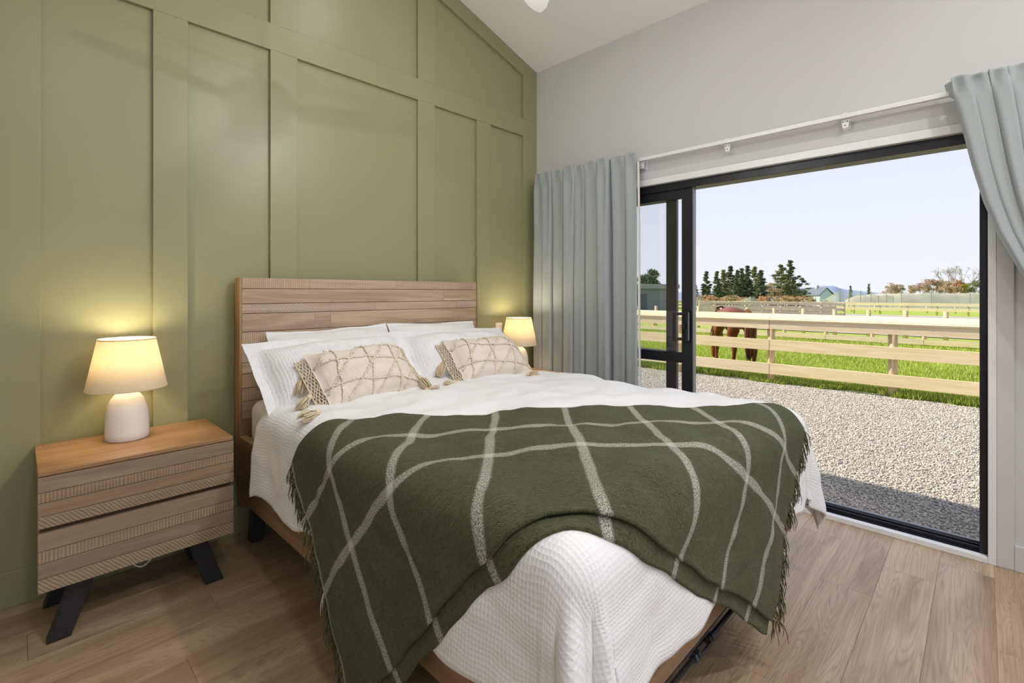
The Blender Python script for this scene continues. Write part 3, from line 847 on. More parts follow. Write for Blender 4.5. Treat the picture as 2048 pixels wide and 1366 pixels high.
cushion('beige tufted tasselled cushion in front, on the nightstand side left', (-1.955, -.640, .862), R(46), R(4), R(-2), 21,
        [(at_y(612, 738, -.56), at_y(598, 790, -.63)), (at_y(622, 790, -.70), at_y(597, 818, -.76)), (at_z(640, 822, .775), at_z(602, 838, .775)),
         (at_y(838, 752, -.70), at_z(858, 776, .775)), (at_z(848, 782, .775), at_z(878, 778, .775))])
cushion('beige tufted tasselled cushion nearer the curtain and second lamp', (-1.150, -.640, .862), R(46), R(-3), R(1), 22,
        [(at_y(890, 715, -.56), at_y(878, 752, -.62)), (at_z(915, 766, .77), at_z(890, 772, .77)), (at_z(1052, 748, .77), at_z(1078, 748, .77))])

# ------------------------------------------------------------------ nightstands
ND, NL = lin(136, 112, 86), lin(186, 160, 128)
for k, r in (('plain', None), ('v', 'v'), ('d', 'd')):
    MT['ns_'+k] = wood('nightstand_'+k, ND, NL, 'x', r)
def nightstand(label, x0, x1, y0, y1):
    zb, zt = .213, .630
    root = empty('nightstand', ((x0+x1)/2, (y0+y1)/2, 0), label, 'nightstand', 'oak nightstands')
    MB().box(x0+.004, x1-.004, y0+.024, y1, zb+.004, zt-.018).build('body', MT['ns_plain'], root, bevel=.002)
    MB().box(x0, x1, y0+.004, y1, zt-.016, zt).build('top', MT['top_wood'], root, bevel=.0025)
    MB().box(x0+.006, x1-.006, y0+.018, y0+.026, zb+.19, zb+.23).build('finger_gap', MT['gap_wood'], root)
    hz = [(zt-.018, zb+.222), (zb+.205, zb)]
    for a, b in hz:
        dr = MB().box(x0+.003, x1-.003, y0+.010, y0+.024, b, a).build('drawer', MT['ns_plain'], root)
        H = a-b; cuts = [a, a-H*.30, a-H*.50, a-H*.76, b]
        for i, kd in enumerate(('plain', 'v', 'plain', 'd')):
            zc = (cuts[i]+cuts[i+1])/2; hh = (cuts[i]-cuts[i+1])/2; xc = (x0+x1)/2; hw = (x1-x0)/2
            pr = (0, .002, .001, .003)[i]
            o = MB().box(-hw, hw, -.011-pr, 0, -hh+.0008, hh-.0008).build('board', MT['ns_'+kd], dr, bevel=.0012, local=True)
            o.location = (xc-WORG[root.name].x, y0+.010-WORG[root.name].y, zc)
    MB().box(x0+.06, x1-.06, y0+.06, y1-.05, zb-.012, zb+.004).build('leg_plate', MT['legblack'], root, bevel=.002)
    for sx, xb in ((-1, x0), (1, x1)):
        for yl in (y0+.055, y1-.10):
            xt = xb - sx*.125; xf = xb - sx*.055
            MB().prism([(xt-.035, zb-.006), (xt+.035, zb-.006), (xf+.033, 0), (xf-.033, 0)], 'y', yl, yl+.045).build('leg', MT['legblack'], root, bevel=.003)
    return root
nsl = nightstand('oak nightstand with two drawers and black splayed legs, left of the bed', -3.092, -2.487, -.460, -.026)
cab = MB(); pts = []
for k in range(13):
    t = k/12; pts.append((-2.84+.09*t, -.40, .213-.045*math.sin(t*PI)))
cab.tube(pts, .0028, 6); cab.build('cable', MT['whiteplastic'], nsl, True)
nightstand('oak nightstand mostly hidden behind the bed, by the curtain', -.748, -.150, -.460, -.026)

# ------------------------------------------------------------------ table lamps
def lamp(label, x, y, z, watt):
    root = empty('table_lamp', (x, y, z), label, 'lamp', 'table lamps')
    prof = [(0, 0), (.070, 0), (.075, .004), (.0755, .03), (.074, .08), (.071, .12), (.066, .145), (.056, .172), (.042, .190), (.025, .200), (.008, .2035), (0, .204)]
    MB().lathe(prof, 48).build('base', MT['ceramic'], root, True, local=True)
    MB().lathe([(0, .203), (.010, .203), (.010, .222), (.006, .224), (.006, .262), (0, .262)], 20).build('stem', MT['brass'], root, True, local=True)
    sh = MB().lathe([(.1400, .218), (.0995, .424), (.0975, .424), (.1380, .218), (.1400, .218)], 64).build('lamp_shade', MT['shade'], root, True, local=True)
    MB().lathe([(.1402, .214), (.1412, .214), (.1404, .221), (.1396, .221), (.1402, .214)], 64).build('shade_trim', MT['shade'], sh, True, local=True)
    MB().lathe([(.0990, .421), (.1005, .421), (.0998, .427), (.0982, .427), (.0990, .421)], 64).build('shade_trim', MT['shade'], sh, True, local=True)
    sp = MB()
    for k in range(3):
        a = 2*PI*k/3; sp.tube([(0, 0, .258), (.135*math.cos(a), .135*math.sin(a), .235)], .0012, 5)
    sp.build('shade_fitter', MT['brass'], root, True, local=True)
    MB().lathe([(0, .258), (.013, .262), (.014, .280), (.026, .305), (.030, .325), (.026, .345), (.012, .356), (0, .358)], 24).build('bulb', MT['bulb'], root, True, local=True)
    L = bpy.data.lights.new('lamp_light', 'POINT'); L.energy = watt; L.color = (1.0, .83, .58); L.shadow_soft_size = .035
    lo = bpy.data.objects.new('lamp_light', L); COL.objects.link(lo); lo.parent = root; lo.location = (0, 0, .385)
    return root
lamp('white ceramic table lamp with linen shade, on the nearer nightstand', -2.812, -.165, .630, 4.3)
lamp('white ceramic table lamp with linen shade, by the curtain', -.405, -.190, .630, 4.3)

# wall switch
sw = empty('wall_switch', (-.445, -.005, .943), 'slim upright white wall switch beside the lamp near the curtain', 'switch')
MB().box(-.482, -.410, -.012, 0, .875, 1.012).build('plate', MT['whiteplastic'], sw, bevel=.004)
MB().box(-.460, -.432, -.015, -.012, .925, .965).build('rocker', MT['whiteplastic'], sw, bevel=.002)

# ------------------------------------------------------------------ curtains
def curtain_left():
    root = empty('curtain', (-.08, -.58, 0), 'sage grey gathered curtain hanging full length left of the door', 'curtain', 'sage curtains')
    ns, nzv = 420, 70; zt, zb = 2.236, .012
    P = np.zeros((ns, nzv, 3)); UV = np.zeros((ns, nzv, 2))
    for i in range(ns):
        s = i/(ns-1)
        for j in range(nzv):
            t = j/(nzv-1)
            z = zt-(zt-zb)*(t**1.25)
            hd = max(0, 1-(zt-z)/.13)
            ya, yb = -.125 + .02*t, -1.035 - .015*t
            y = ya + (yb-ya)*s**.95
            ph = 2*PI*(8.6*s**.9) + 1.5*nz(s*4.3, .4*t, 1, 11) + .9*nz(s*9, t*.7, 1, 12)
            am = .030*(1 + .75*nz(s*7.7, t*.35, 1, 13))*(1-.25*hd) + .010*t
            sn = math.sin(ph); dip = 1-2.2*math.exp(-((1+sn)/.30)**2)
            k = min(1, (zt-z)/.55); sh = dip*(1-k)*.8 + math.copysign(abs(sn)**.75, sn)*k
            xx = -.102 - am*(sh + .30*math.sin(2*ph+.8+t)) + .005*nz(s*12, z*1.2, 1, 2)
            y += .020*math.cos(ph)*(1-.2*hd) + .014*nz(s*5, z*.9, 1, 4)*t
            xx += .013*hd**.7*math.sin(ph*2.0+.5)
            z2 = z + (.005*math.sin(ph*1.0+1.1) + .012*nz(s*22, 1, 1, 6))*max(0, 1-(zt-z)/.05)
            xx = min(xx, -.066)
            P[i, j] = (xx, y, z2); UV[i, j] = (s*2, z)
    grid_mesh('drape', P, UV, MT['curtain'], root, solid=.003)
    # cream lining edge on the window side
    Q = np.zeros((6, nzv, 3)); 
    for a in range(6):
        Q[a] = P[-1] + np.array([.004+.0055*a, -.004*math.sin(a*.6)-.004, 0]); Q[a, :, 2] = np.minimum(P[-1, :, 2], zt-.07)
    grid_mesh('lining', Q, None, MT['lining'], root, solid=.002)
    # header tape stitched line
    return root
curtain_left()
def curtain_right():
    root = empty('curtain', (-.10, -3.2, 0), 'sage grey curtain swept aside and tied back right of the door', 'curtain', 'sage curtains')
    zs = [2.240, 2.169, 2.011, 1.832, 1.668, 1.518, 1.339, 1.15, 1.0, .8, .4, .012]
    ye = [-2.690, -2.700, -2.728, -2.760, -2.796, -2.840, -2.911, -3.03, -3.17, -3.20, -3.14, -3.12]
    yr = [-3.50, -3.50, -3.49, -3.47, -3.45, -3.43, -3.40, -3.36, -3.32, -3.36, -3.40, -3.42]
    ns, nzv = 300, 90
    P = np.zeros((ns, nzv, 3)); UV = np.zeros((ns, nzv, 2))
    for j in range(nzv):
        t = (j/(nzv-1))**1.2; z = 2.240-(2.240-.012)*t
        a = np.interp(-z, [-q for q in zs], ye); b = np.interp(-z, [-q for q in zs], yr)
        for i in range(ns):
            s = i/(ns-1)
            hd = max(0, 1-(2.24-z)/.10)
            ph = 2*PI*12.5*s + 1.8*nz(s*6, z*.3, 1, 14) + .8*nz(s*15, z*.5, 1, 15) + .25*math.sin(z*2.2)
            squeeze = min(1, (a-b)/.6)
            amp = .030*(1-.2*hd)*(1+.6*nz(s*9, z*.3, 1, 16))
            sn = math.sin(ph); dip = 1-2.2*math.exp(-((1+sn)/.35)**2); kk = min(1, (2.24-z)/.5)
            x = -.104 - amp*(dip*.85*(1-kk) + (math.copysign(abs(sn)**.7, sn)+.3*math.sin(2*ph+1))*kk) - (1-squeeze)*.03
            x += .012*hd*math.sin(ph*2+.4) + .010*hd*nz(s*40, z*20, 1, 17)
            y = a+(b-a)*s + .014*math.cos(ph)*squeeze
            z2 = z + (.008*math.sin(ph+.8)+.016*nz(s*24, 2, 1, 6))*max(0, 1-(2.24-z)/.05) 
            x = min(x, -.066)
            P[i, j] = (x, y, z2); UV[i, j] = (s*2, z)
    grid_mesh('drape', P, UV, MT['curtain'], root, solid=.003)
    # return flap at the leading top corner
    Q = np.zeros((8, 14, 3))
    for a in range(8):
        for b in range(14):
            zz = 2.243-.105*b/13*(1-.45*a/7); Q[a, b] = (-.106+.008*a, -2.690+.0055*a-.018*b/13*.6, zz)
    grid_mesh('return_flap', Q, None, MT['curtain'], root, solid=.003)
    MB().tube([(-.16, -3.15, 1.0), (-.17, -3.25, .995), (-.13, -3.35, 1.0), (-.03, -3.36, 1.02), (-.01, -3.30, 1.03)], .014, 8).build('tie_back', MT['curtain'], root, True)
    return root
curtain_right()

# ------------------------------------------------------------------ ceiling fan (one blade tip shows at the top edge)
hub = Vector((-1.80, -1.47, 2.785))
fan = empty('ceiling_fan', hub, 'white ceiling fan, one blade tip showing at the top', 'ceiling fan')
MB().lathe([(0, -.06), (.07, -.055), (.095, -.02), (.095, .03), (.06, .06), (.02, .075), (0, .075)], 32).build('motor', MT['whiteplastic'], fan, True, local=True)
MB().tube([(0, 0, .06), (0, 0, ceil_z(hub.x)-hub.z)], .014, 12).build('rod', MT['whiteplastic'], fan, True, local=True)
tipdir = at_depth(1078, 2.56, z=2.78) - hub; a0 = math.atan2(tipdir.y, tipdir.x); RB = math.hypot(tipdir.x, tipdir.y)
for k in range(3):
    a = a0 + k*2*PI/3
    prof = [(.08, .035), (.16, .050), (.30, .068), (.45, .072), (.58, .066), (RB-.05, .046), (RB-.012, .020), (RB, 0)]
    ol = [(r, w) for r, w in prof] + [(r, -w*1.05) for r, w in prof[-2::-1]]
    mb = MB(); n = len(ol); ca, sa = math.cos(a), math.sin(a)
    for dz in (0, .007):
        for r, w in ol:
            zz = -.05*(r/RB)*.6 + w*.18 + dz - .02
            mb.v.append((r*ca-w*sa, r*sa+w*ca, zz))
    mb.f.append(tuple(range(n))[::-1]); mb.f.append(tuple(range(n, 2*n)))
    for i in range(n): mb.f.append((i, (i+1) % n, n+(i+1) % n, n+i))
    mb.build('blade', MT['whiteplastic'], fan, local=True)

# glowing dome and fill light added under the fan motor
GLOW = NT('opal_light'); _e = GLOW.n('Emission'); _e.inputs['Color'].default_value = (1, .97, .93, 1); _e.inputs['Strength'].default_value = 3.0
GLOW.l(_e.outputs[0], GLOW.out.inputs['Surface'])
MB().lathe([(0, -.115), (.05, -.108), (.085, -.085), (.092, -.06)], 32).build('added_light_dome', GLOW.m, fan, True, local=True)
fl = bpy.data.lights.new('added_fan_fill', 'POINT'); fl.energy = 26; fl.color = (1.0, .985, .97); fl.shadow_soft_size = .32
fo = bpy.data.objects.new('added_fan_fill', fl); COL.objects.link(fo); fo.parent = fan; fo.location = (0, 0, -.34)
# downlights: four unseen ones added for fill, the one above the bed inferred
for i, (dx_, dy_, pos) in enumerate(((-1.2, -3.5, 'added for fill past the foot of the bed'), (-1.2, -4.5, 'added for fill near the back corner by the window wall'), (-2.9, -3.5, 'added for fill on the far slope behind the camera'), (-2.9, -4.5, 'added for fill on the far slope near the back wall'), (-1.43, -1.19, 'above the middle of the bed'))):
    zc = ceil_z(dx_)-.012
    dl = empty('downlight', (dx_, dy_, zc), 'round recessed white downlight '+pos, 'downlight', 'ceiling downlights')
    dl.rotation_euler = (0, math.atan(RISE)*(1 if dx_ > RIDGE else -1), 0)
    MB().lathe([(.060, .0), (.078, .0), (.078, .008), (.060, .010)], 32).build('bezel', MT['whiteplastic'], dl, True, local=True)
    MB().lathe([(0, .004), (.060, .004)], 32).build('lens', GLOW.m, dl, local=True)
    al = bpy.data.lights.new('downlight_lamp', 'AREA'); al.shape = 'DISK'; al.size = .12; al.energy = (27, 27, 13, 13, 5)[i]; al.color = (1.0, .985, .97)
    ao = bpy.data.objects.new('downlight_lamp', al); COL.objects.link(ao); ao.parent = dl; ao.location = (0, 0, -.004)

# ------------------------------------------------------------------ outdoors: ground
GZ = -.15
def gz(x): return GZ - .018*max(0.0, x-6.0)
gy = MB()
gy.v = [(.12, -14, GZ), (5.15, -14, GZ), (5.15, 16, GZ), (.12, 16, GZ), (.12, -14, GZ-.2), (5.15, -14, GZ-.2), (5.15, 16, GZ-.2), (.12, 16, GZ-.2)]
gy.f = [(0, 1, 2, 3), (4, 7, 6, 5), (0, 4, 5, 1), (1, 5, 6, 2), (2, 6, 7, 3), (3, 7, 4, 0)]
gravel = gy.build('gravel_yard', MT['gravel']); tag(gravel, 'grey gravel yard outside the door', kind='structure')
nx, ny = 120, 90
xs_ = 4.9 + (np.linspace(0, 1, nx)**2.6)*900; ys_ = np.sign(np.linspace(-1, 1, ny))*(np.abs(np.linspace(-1, 1, ny))**2.2)*700
G = np.zeros((nx, ny, 3))
for i, x in enumerate(xs_):
    for j, y in enumerate(ys_):
        G[i, j] = (x, y, (gz(x) if x > 5.0 else GZ-.03) + (.02*nz(x, y, .8) if 5.6 < x < 30 else 0) + (0.004 if x > 5.0 else 0))
lawn = grid_mesh('paddock', G, None, MT['turf']); tag(lawn, 'green grass paddock running to the horizon', kind='structure')
bkm = MB().box(-14, XL-.12, -16, 16, -.3, -.2).box(XL-.12, .12, YF-14, YF-.12, -.3, -.2).box(XL-.12, .12, .12, 16, -.3, -.2)
bk = bkm.build('yard_behind', MT['gravel']); tag(bk, 'gravel around the back of the house', kind='structure')

# loose gravel stones near the door
def scatter_stones(n):
    x = .14 + RNG.random(n)*5.0; yv = -3.3 + RNG.random(n)*5.2
    keep = (yv < -2.9+ (x+.3)*1.0+1.2)
    x, yv = x[keep], yv[keep]; n = len(x)
    base = np.array([(1, 0, 0), (0, 1, 0), (-1, 0, 0), (0, -1, 0), (0, 0, .8), (0, 0, -.8)], float)
    F0 = np.array([(0, 1, 4), (1, 2, 4), (2, 3, 4), (3, 0, 4), (1, 0, 5), (2, 1, 5), (3, 2, 5), (0, 3, 5)])
    s = .004 + .006*RNG.random(n)
    a = RNG.random(n)*2*PI
    V = base[None]*(s[:, None, None])*(1+.5*(RNG.random((n, 6, 3))-.5)) + (RNG.random((n, 6, 3))-.5)*(s[:, None, None])*.5
    ca, sa = np.cos(a)[:, None], np.sin(a)[:, None]
    X = V[..., 0]*ca-V[..., 1]*sa; Y = V[..., 0]*sa+V[..., 1]*ca
    V = np.stack([X+x[:, None], Y+yv[:, None], V[..., 2]+GZ+.004+RNG.random(n)[:, None]*.004], -1).reshape(-1, 3)
    F = (F0[None]+(np.arange(n)*6)[:, None, None]).reshape(-1, 3)
    o = np_mesh('gravel_stones', V, F, MT['stone']); tag(o, 'loose grey gravel stones covering the yard', 'gravel', kind='stuff')
scatter_stones(150000)
def scatter_grass(n):
    x = 5.0 + (RNG.random(n)**1.5)*11.0; yv = -4.2 + RNG.random(n)*(5.0+x*.55)
    edge = 5.06 + .10*np.sin(yv*3.1) + .08*np.sin(yv*7.7+1)
    keep = x > edge; x, yv = x[keep], yv[keep]; n = len(x)
    h = (.05+.06*RNG.random(n))*(1+.3*np.sin(x*1.7)*np.sin(yv*2.1)); w = (.006+.005*RNG.random(n))*(1+.05*(x-5))
    a = RNG.random(n)*2*PI; lx = (RNG.random(n)-.5)*.08; ly = (RNG.random(n)-.5)*.08
    z = GZ - .018*np.maximum(0, x-6)+.0
    V = np.zeros((n, 3, 3))
    V[:, 0] = np.stack([x-np.cos(a)*w, yv-np.sin(a)*w, z], -1); V[:, 1] = np.stack([x+np.cos(a)*w, yv+np.sin(a)*w, z], -1)
    V[:, 2] = np.stack([x+lx, yv+ly, z+h], -1)
    F = np.arange(n*3).reshape(-1, 3)
    o = np_mesh('grass_blades', V.reshape(-1, 3), F, MT['blade']); tag(o, 'short bright green grass growing in the paddock', 'grass', kind='stuff')
scatter_grass(150000)

# ------------------------------------------------------------------ fences
def fence(label, x, ys, zrails, h, r, rail_m, post_m, half=.08, cap=False, rail_t=.04, span=2, group=None, slope=0.0, n=10):
    root = empty('rail_fence', (x, ys[0], gz(x)), label, 'fence', group)
    for y in ys:
        xx = x + slope*(y-ys[0])
        MB().tube([(xx, y, gz(xx)-.1), (xx, y, gz(xx)+h)], r, n).build('post', post_m, root, True)
    for zc in zrails:
        for k in range(0, len(ys)-1, span):
            ya, yb = ys[k], ys[min(k+span, len(ys)-1)]
            xa, xb = x+slope*(ya-ys[0]), x+slope*(yb-ys[0]); g = .004*(1 if yb > ya else -1)
            za, zb2 = gz(xa)+zc, gz(xb)+zc
            mb = MB(); xo = -r-rail_t
            o = WORG[root.name]; c = Vector(((xa+xb)/2, (ya+yb)/2, (za+zb2)/2))
            mb.v = [(xa+xo, ya+g, za-half), (xa+xo+rail_t, ya+g, za-half), (xb+xo+rail_t, yb-g, zb2-half), (xb+xo, yb-g, zb2-half),
                    (xa+xo, ya+g, za+half), (xa+xo+rail_t, ya+g, za+half), (xb+xo+rail_t, yb-g, zb2+half), (xb+xo, yb-g, zb2+half)]
            mb.v = [tuple(Vector(v)-c) for v in mb.v]
            mb.f = [(0, 3, 2, 1), (4, 5, 6, 7), (0, 1, 5, 4), (1, 2, 6, 5), (2, 3, 7, 6), (3, 0, 4, 7)]
            ob = mb.build('rail', rail_m, root, local=True); ob.location = c-o
    if cap:
        for k in range(0, len(ys)-1, span):
            ya, yb = ys[k], ys[min(k+span, len(ys)-1)]; zc = gz(x)+h
            c = Vector((x, (ya+yb)/2, zc)); dy = abs(yb-ya)/2-.003
            mb = MB().prism([(-.105, -.035), (.055, .055), (.045, .078), (-.118, -.012)], 'y', -dy, dy)
            ob = mb.build('cap_rail', rail_m, root, local=True); ob.location = c-WORG[root.name]
    return root
f1y = [-1.914+1.5*k for k in range(-3, 8)]
fence('pale pine post and rail fence nearest the house, with a sloping cap rail', 5.08, f1y, [.08+.15, .449+.15, .778+.15], 1.000, .053, MT['pine'], MT['pinepost'], .081, True, n=16)
f2y = [.83+1.2*k for k in range(-6, 14)]
fence('low pine fence across the paddock behind the horse', 15.0, f2y, [.16, .56], .74, .06, MT['pine'], MT['pinepost'], .075, group='far fences')
f3y = [-.80+1.07*k for k in range(-6, 18)]
fence('pine fence along the near edge of the sand arena', 19.0, f3y, [.3, .62], 1.0, .07, MT['pine'], MT['pinepost'], .07, group='far fences')
fence('shadow-toned grey yard fence behind the horse', 42.0, [5+1.6*k for k in range(9)], [.35, .75, 1.15], 1.3, .08, MT['shadewood'], MT['pinepost'], .10, group='far fences', slope=.25, n=6)
fence('shadow-toned grey yard fence farther back', 55.0, [8+1.8*k for k in range(20)], [.35, .8, 1.2], 1.35, .09, MT['shadewood'], MT['pinepost'], .11, group='far fences', slope=.1, n=6)
fence('yellow pine fence along the far edge of the arena', 70.0, [-12+2.6*k for k in range(24)], [.55, 1.15], 1.25, .10, MT['pine'], MT['pinepost'], .11, group='far fences', n=6)
fence('yellow pine fence below the orchard nets', 88.0, [-12+3*k for k in range(30)], [.6, 1.3], 1.35, .11, MT['pine'], MT['pinepost'], .12, group='far fences', n=6)
ar = MB(); 
ar.v = [(20.5, -10, gz(20.5)+.03), (64, -10, gz(64)+.03), (64, 18, gz(64)+.03), (20.5, 6, gz(20.5)+.03)]
ar.f = [(0, 1, 2, 3)]
ar = ar.build('sand_arena', paint('grey_sand', lin(168, 156, 146), .95, 20, .3)); tag(ar, 'grey sand riding arena beyond the paddock', kind='structure')

# ------------------------------------------------------------------ horse
def horse_mat():
    m = NT('chestnut_coat'); t = m.n('TexCoord').outputs['Object']; sp = m.n('SeparateXYZ'); m.l(t, sp.inputs[0])
    c = m.mix(m.noise(t, 3.5, 3), lin(86, 42, 20), lin(138, 74, 36))
    sock = m.n('MapRange'); sock.inputs['From Min'].default_value = .085; sock.inputs['From Max'].default_value = .115; sock.inputs['To Min'].default_value = 1; sock.inputs['To Max'].default_value = 0
    m.l(sp.outputs['Z'], sock.inputs['Value'])
    back = m.math('LESS_THAN', sp.outputs['X'], .3)
    c = m.mix(m.math('MULTIPLY', sock.outputs[0], back), c, lin(214, 200, 180))
    return m.set(c, .40, spec=.4, normal=m.bump(m.noise(t, 120, 2), .08, .004)).m
MT['horse'] = horse_mat(); MT['horsehair'] = yarn('dark_tail_hair', lin(84, 52, 34), lin(128, 84, 56), 80)
def horse():
    hd = math.radians(41)
    root = empty('horse', (5.68, .22, GZ), 'chestnut horse grazing behind the fence, seen from the rear', 'horse', rotz=hd); root.scale = (1.07, 1.07, 1.12)
    J = [((0, 0, .88), .235), ((.28, 0, .87), .235), ((.52, 0, .86), .235), ((.74, 0, .88), .20), ((.90, 0, .86), .15), ((1.02, 0, .70), .12), ((1.12, 0, .50), .095),
         ((1.19, 0, .38), .095), ((1.23, 0, .24), .075), ((1.245, 0, .09), .052)]
    Ed = [(i, i+1) for i in range(len(J)-1)]
    def leg(root_i, chain):
        p = root_i
        for c, r in chain:
            J.append((c, r)); Ed.append((p, len(J)-1)); p = len(J)-1
    for s, fx in ((1, .06), (-1, -.07)):
        leg(0, [((-.02, s*.12, .74), .150), ((.05+fx*.5, s*.145, .57), .085), ((-.10+fx, s*.135, .40), .042), ((-.06+fx, s*.135, .24), .028), ((-.05+fx, s*.135, .10), .036), ((-.02+fx, s*.135, .025), .047)])
        leg(3, [((.72, s*.12, .70), .105), ((.72+fx*.8, s*.125, .54), .052), ((.73+fx, s*.125, .37), .036), ((.73+fx, s*.125, .22), .025), ((.73+fx, s*.125, .10), .034), ((.76+fx, s*.125, .025), .044)])
    for s in (1, -1):
        J.append(((1.13, s*.05, .50), .03)); Ed.append((6, len(J)-1)); a = len(J)-1
        J.append(((1.10, s*.09, .60), .012)); Ed.append((a, len(J)-1))
    me = bpy.data.meshes.new('body'); me.from_pydata([j[0] for j in J], Ed, []); me.update()
    o = bpy.data.objects.new('body', me); COL.objects.link(o); o.parent = root
    me.materials.append(MT['horse'])
    sk = o.modifiers.new('skin', 'SKIN'); sk.use_smooth_shade = True; sk.branch_smoothing = .6
    for v, j in zip(me.skin_vertices[0].data, J):
        r = j[1]; v.radius = (r, r); v.use_root = False
    me.skin_vertices[0].data[0].use_root = True
    sb = o.modifiers.new('sub', 'SUBSURF'); sb.levels = 2; sb.render_levels = 2
    # bake
    dg = bpy.context.evaluated_depsgraph_get(); bpy.context.view_layer.update()
    ev_ = o.evaluated_get(bpy.context.evaluated_depsgraph_get()); me2 = bpy.data.meshes.new_from_object(ev_)
    o.modifiers.clear(); o.data = me2; me2.name = 'body'
    if not me2.materials: me2.materials.append(MT['horse'])
    me2.polygons.foreach_set('use_smooth', [True]*len(me2.polygons))
    rh = random.Random(5); mb = MB()
    for k in range(60):
        a = rh.uniform(0, 2*PI); q = math.sqrt(rh.random())
        ox, oy = math.cos(a)*q, math.sin(a)*q
        e = rh.uniform(.22, .34)
        mb.tube([(-.20, oy*.02, 1.00), (-.27+ox*.02, oy*.04, .93), (-.30+ox*.05, oy*.07, .72), (-.28+ox*.06, oy*.07, .48), (-.27+ox*.03, oy*.05, e)], [.012, .018, .018, .014, .004], 5)
    mb.build('tail', MT['horsehair'], root, True, local=True)
    mb = MB()
    for k in range(40):
        t = rh.random(); bx, bz = .86+.27*t, 1.02-.42*t
        mb.tube([(bx, 0, bz), (bx+.03, rh.choice((-1, 1))*.09, bz-.02), (bx+.03, rh.choice((-1, 1))*.12, bz-.15)], [.012, .012, .004], 4)
    mb.build('mane', MT['horsehair'], root, True, local=True)
horse()

# ------------------------------------------------------------------ trees, hedge, buildings, hills
def leaf_cloud(rnd, centres, n, size, flat=.6):
    """centres: list of (Vector, radius vector); returns arrays of triangles"""
    V = np.zeros((n, 3, 3)); cs = np.array([list(c)+list(r) for c, r in centres])
    pick = rnd.integers(0, len(cs), n); C = cs[pick]
    d = rnd.normal(size=(n, 3)); d /= np.linalg.norm(d, axis=1, keepdims=True)
    rad = rnd.random(n)**.45
    p = C[:, :3] + d*C[:, 3:]*rad[:, None]
    for k in range(3): V[:, k] = p + rnd.normal(size=(n, 3))*size*np.array([1, 1, flat])
    return V.reshape(-1, 3), np.arange(n*3).reshape(-1, 3)
def conifer(name, label, px, depth, toppy, wpx, mat, seed, group, n=1500, shape=1.0, basefrac=.06, bulge=.0):
    b = at_depth(px, depth, z=0); b.z = gz(b.x); top = at_depth(px, depth, py=toppy).z
    H = top-b.z; Rm = wpx/FPX*depth/2
    root = empty(name, b, label, 'tree', group)
    rnd = np.random.default_rng(seed); rp = random.Random(seed)
    MB().tube([(0, 0, -.2), (.02*H, 0, H*.5), (0, 0, H*.98)], [H*.022, H*.014, H*.003], 6).build('trunk', MT['bark'], root, True, local=True)
    cen = []; L = 15
    for k in range(L):
        t = k/(L-1); z = H*(basefrac+(1-basefrac)*t)
        rr_ = Rm*((1-t)**shape*.95+.06)*(1+bulge*math.sin(t*PI))*rp.uniform(.75, 1.15)
        for q in range(max(3, int(8*(1-t))+2)):
            a = rp.uniform(0, 2*PI); f = rp.uniform(.35, 1)
            cen.append((Vector((math.cos(a)*rr_*f, math.sin(a)*rr_*f, z-rr_*f*.18)), Vector((rr_*.30+.1, rr_*.30+.1, H/L*.42))))
    V, F = leaf_cloud(rnd, cen, n*3, H*.024, .6)
    np_mesh('foliage', V, F, mat, root)
    return root
def bush(name, label, px, depth, py0, py1, wpx, mat, seed, group, n=900, cat='bush', trunk=True):
    b = at_depth(px, depth, z=0); zt = at_depth(px, depth, py=py0).z; zb = max(gz(b.x), at_depth(px, depth, py=py1).z); b.z = gz(b.x)
    root = empty(name, b, label, cat, group); rnd = np.random.default_rng(seed); rp = random.Random(seed)
    w = wpx/FPX*depth/2; H = zt-zb; z0 = zb-b.z; cen = []
    for k in range(22):
        a = rp.uniform(0, 2*PI); f = math.sqrt(rp.random()); hgt = rp.uniform(.12, .92)
        s = 1-.55*max(0, hgt-.35)
        cen.append((Vector((math.cos(a)*w*f*.8*s, math.sin(a)*w*f*.8*s, z0+H*hgt)), Vector((w*.28, w*.28, H*.14))))
    V, F = leaf_cloud(rnd, cen, n*2, max(.08, H*.034), .8)
    np_mesh('foliage', V, F, mat, root)
    mb = MB()
    for k in range(5):
        a = rp.uniform(0, 2*PI); mb.tube([(0, 0, -.2), (math.cos(a)*w*.3, math.sin(a)*w*.3, z0+H*.45), (math.cos(a)*w*.5, math.sin(a)*w*.5, z0+H*.8)], [H*.02, H*.014, H*.005], 5)
    mb.build('stems', MT['bark'], root, True, local=True)
    return root
con = [(1413, 545, 17, 'fol_dark', .8, 'slim dark conifer standing alone at the left of the row'), (1434, 545, 14, 'fol_dark', .8, 'slim conifer left of the first clump'), (1447, 542, 22, 'fol_olive', .8, 'olive conifer in the first clump'),
       (1461, 535, 24, 'fol_dark', .75, 'taller dark conifer in the first clump'), (1475, 543, 11, 'fol_dark', .7, 'narrow conifer left of the second clump'), (1484, 539, 12, 'fol_dark', .7, 'narrow dark conifer second in the second clump'),
       (1495, 534, 16, 'fol_dark', .7, 'tall narrow conifer in the second clump'), (1510, 536, 30, 'fol_olive', .7, 'broad olive conifer in the second clump'), (1522, 543, 20, 'fol_dark', .7, 'dark conifer right of the second clump'),
       (1562, 532, 40, 'fol_olive', .7, 'broad olive pine with open branches left of the tallest tree'), (1580, 524, 30, 'fol_dark', .95, 'tallest dark conifer of the row'), (1598, 553, 40, 'fol_dark', .6, 'dark spreading pine right of the tallest conifer')]
for i, (px, tp, w, mt_, sh, lb) in enumerate(con):
    conifer('conifer', lb, px, 100+(i % 4)*7, tp, w*1.35, MT[mt_], 100+i, 'shelter belt conifers', 2200, sh, .05, .5)
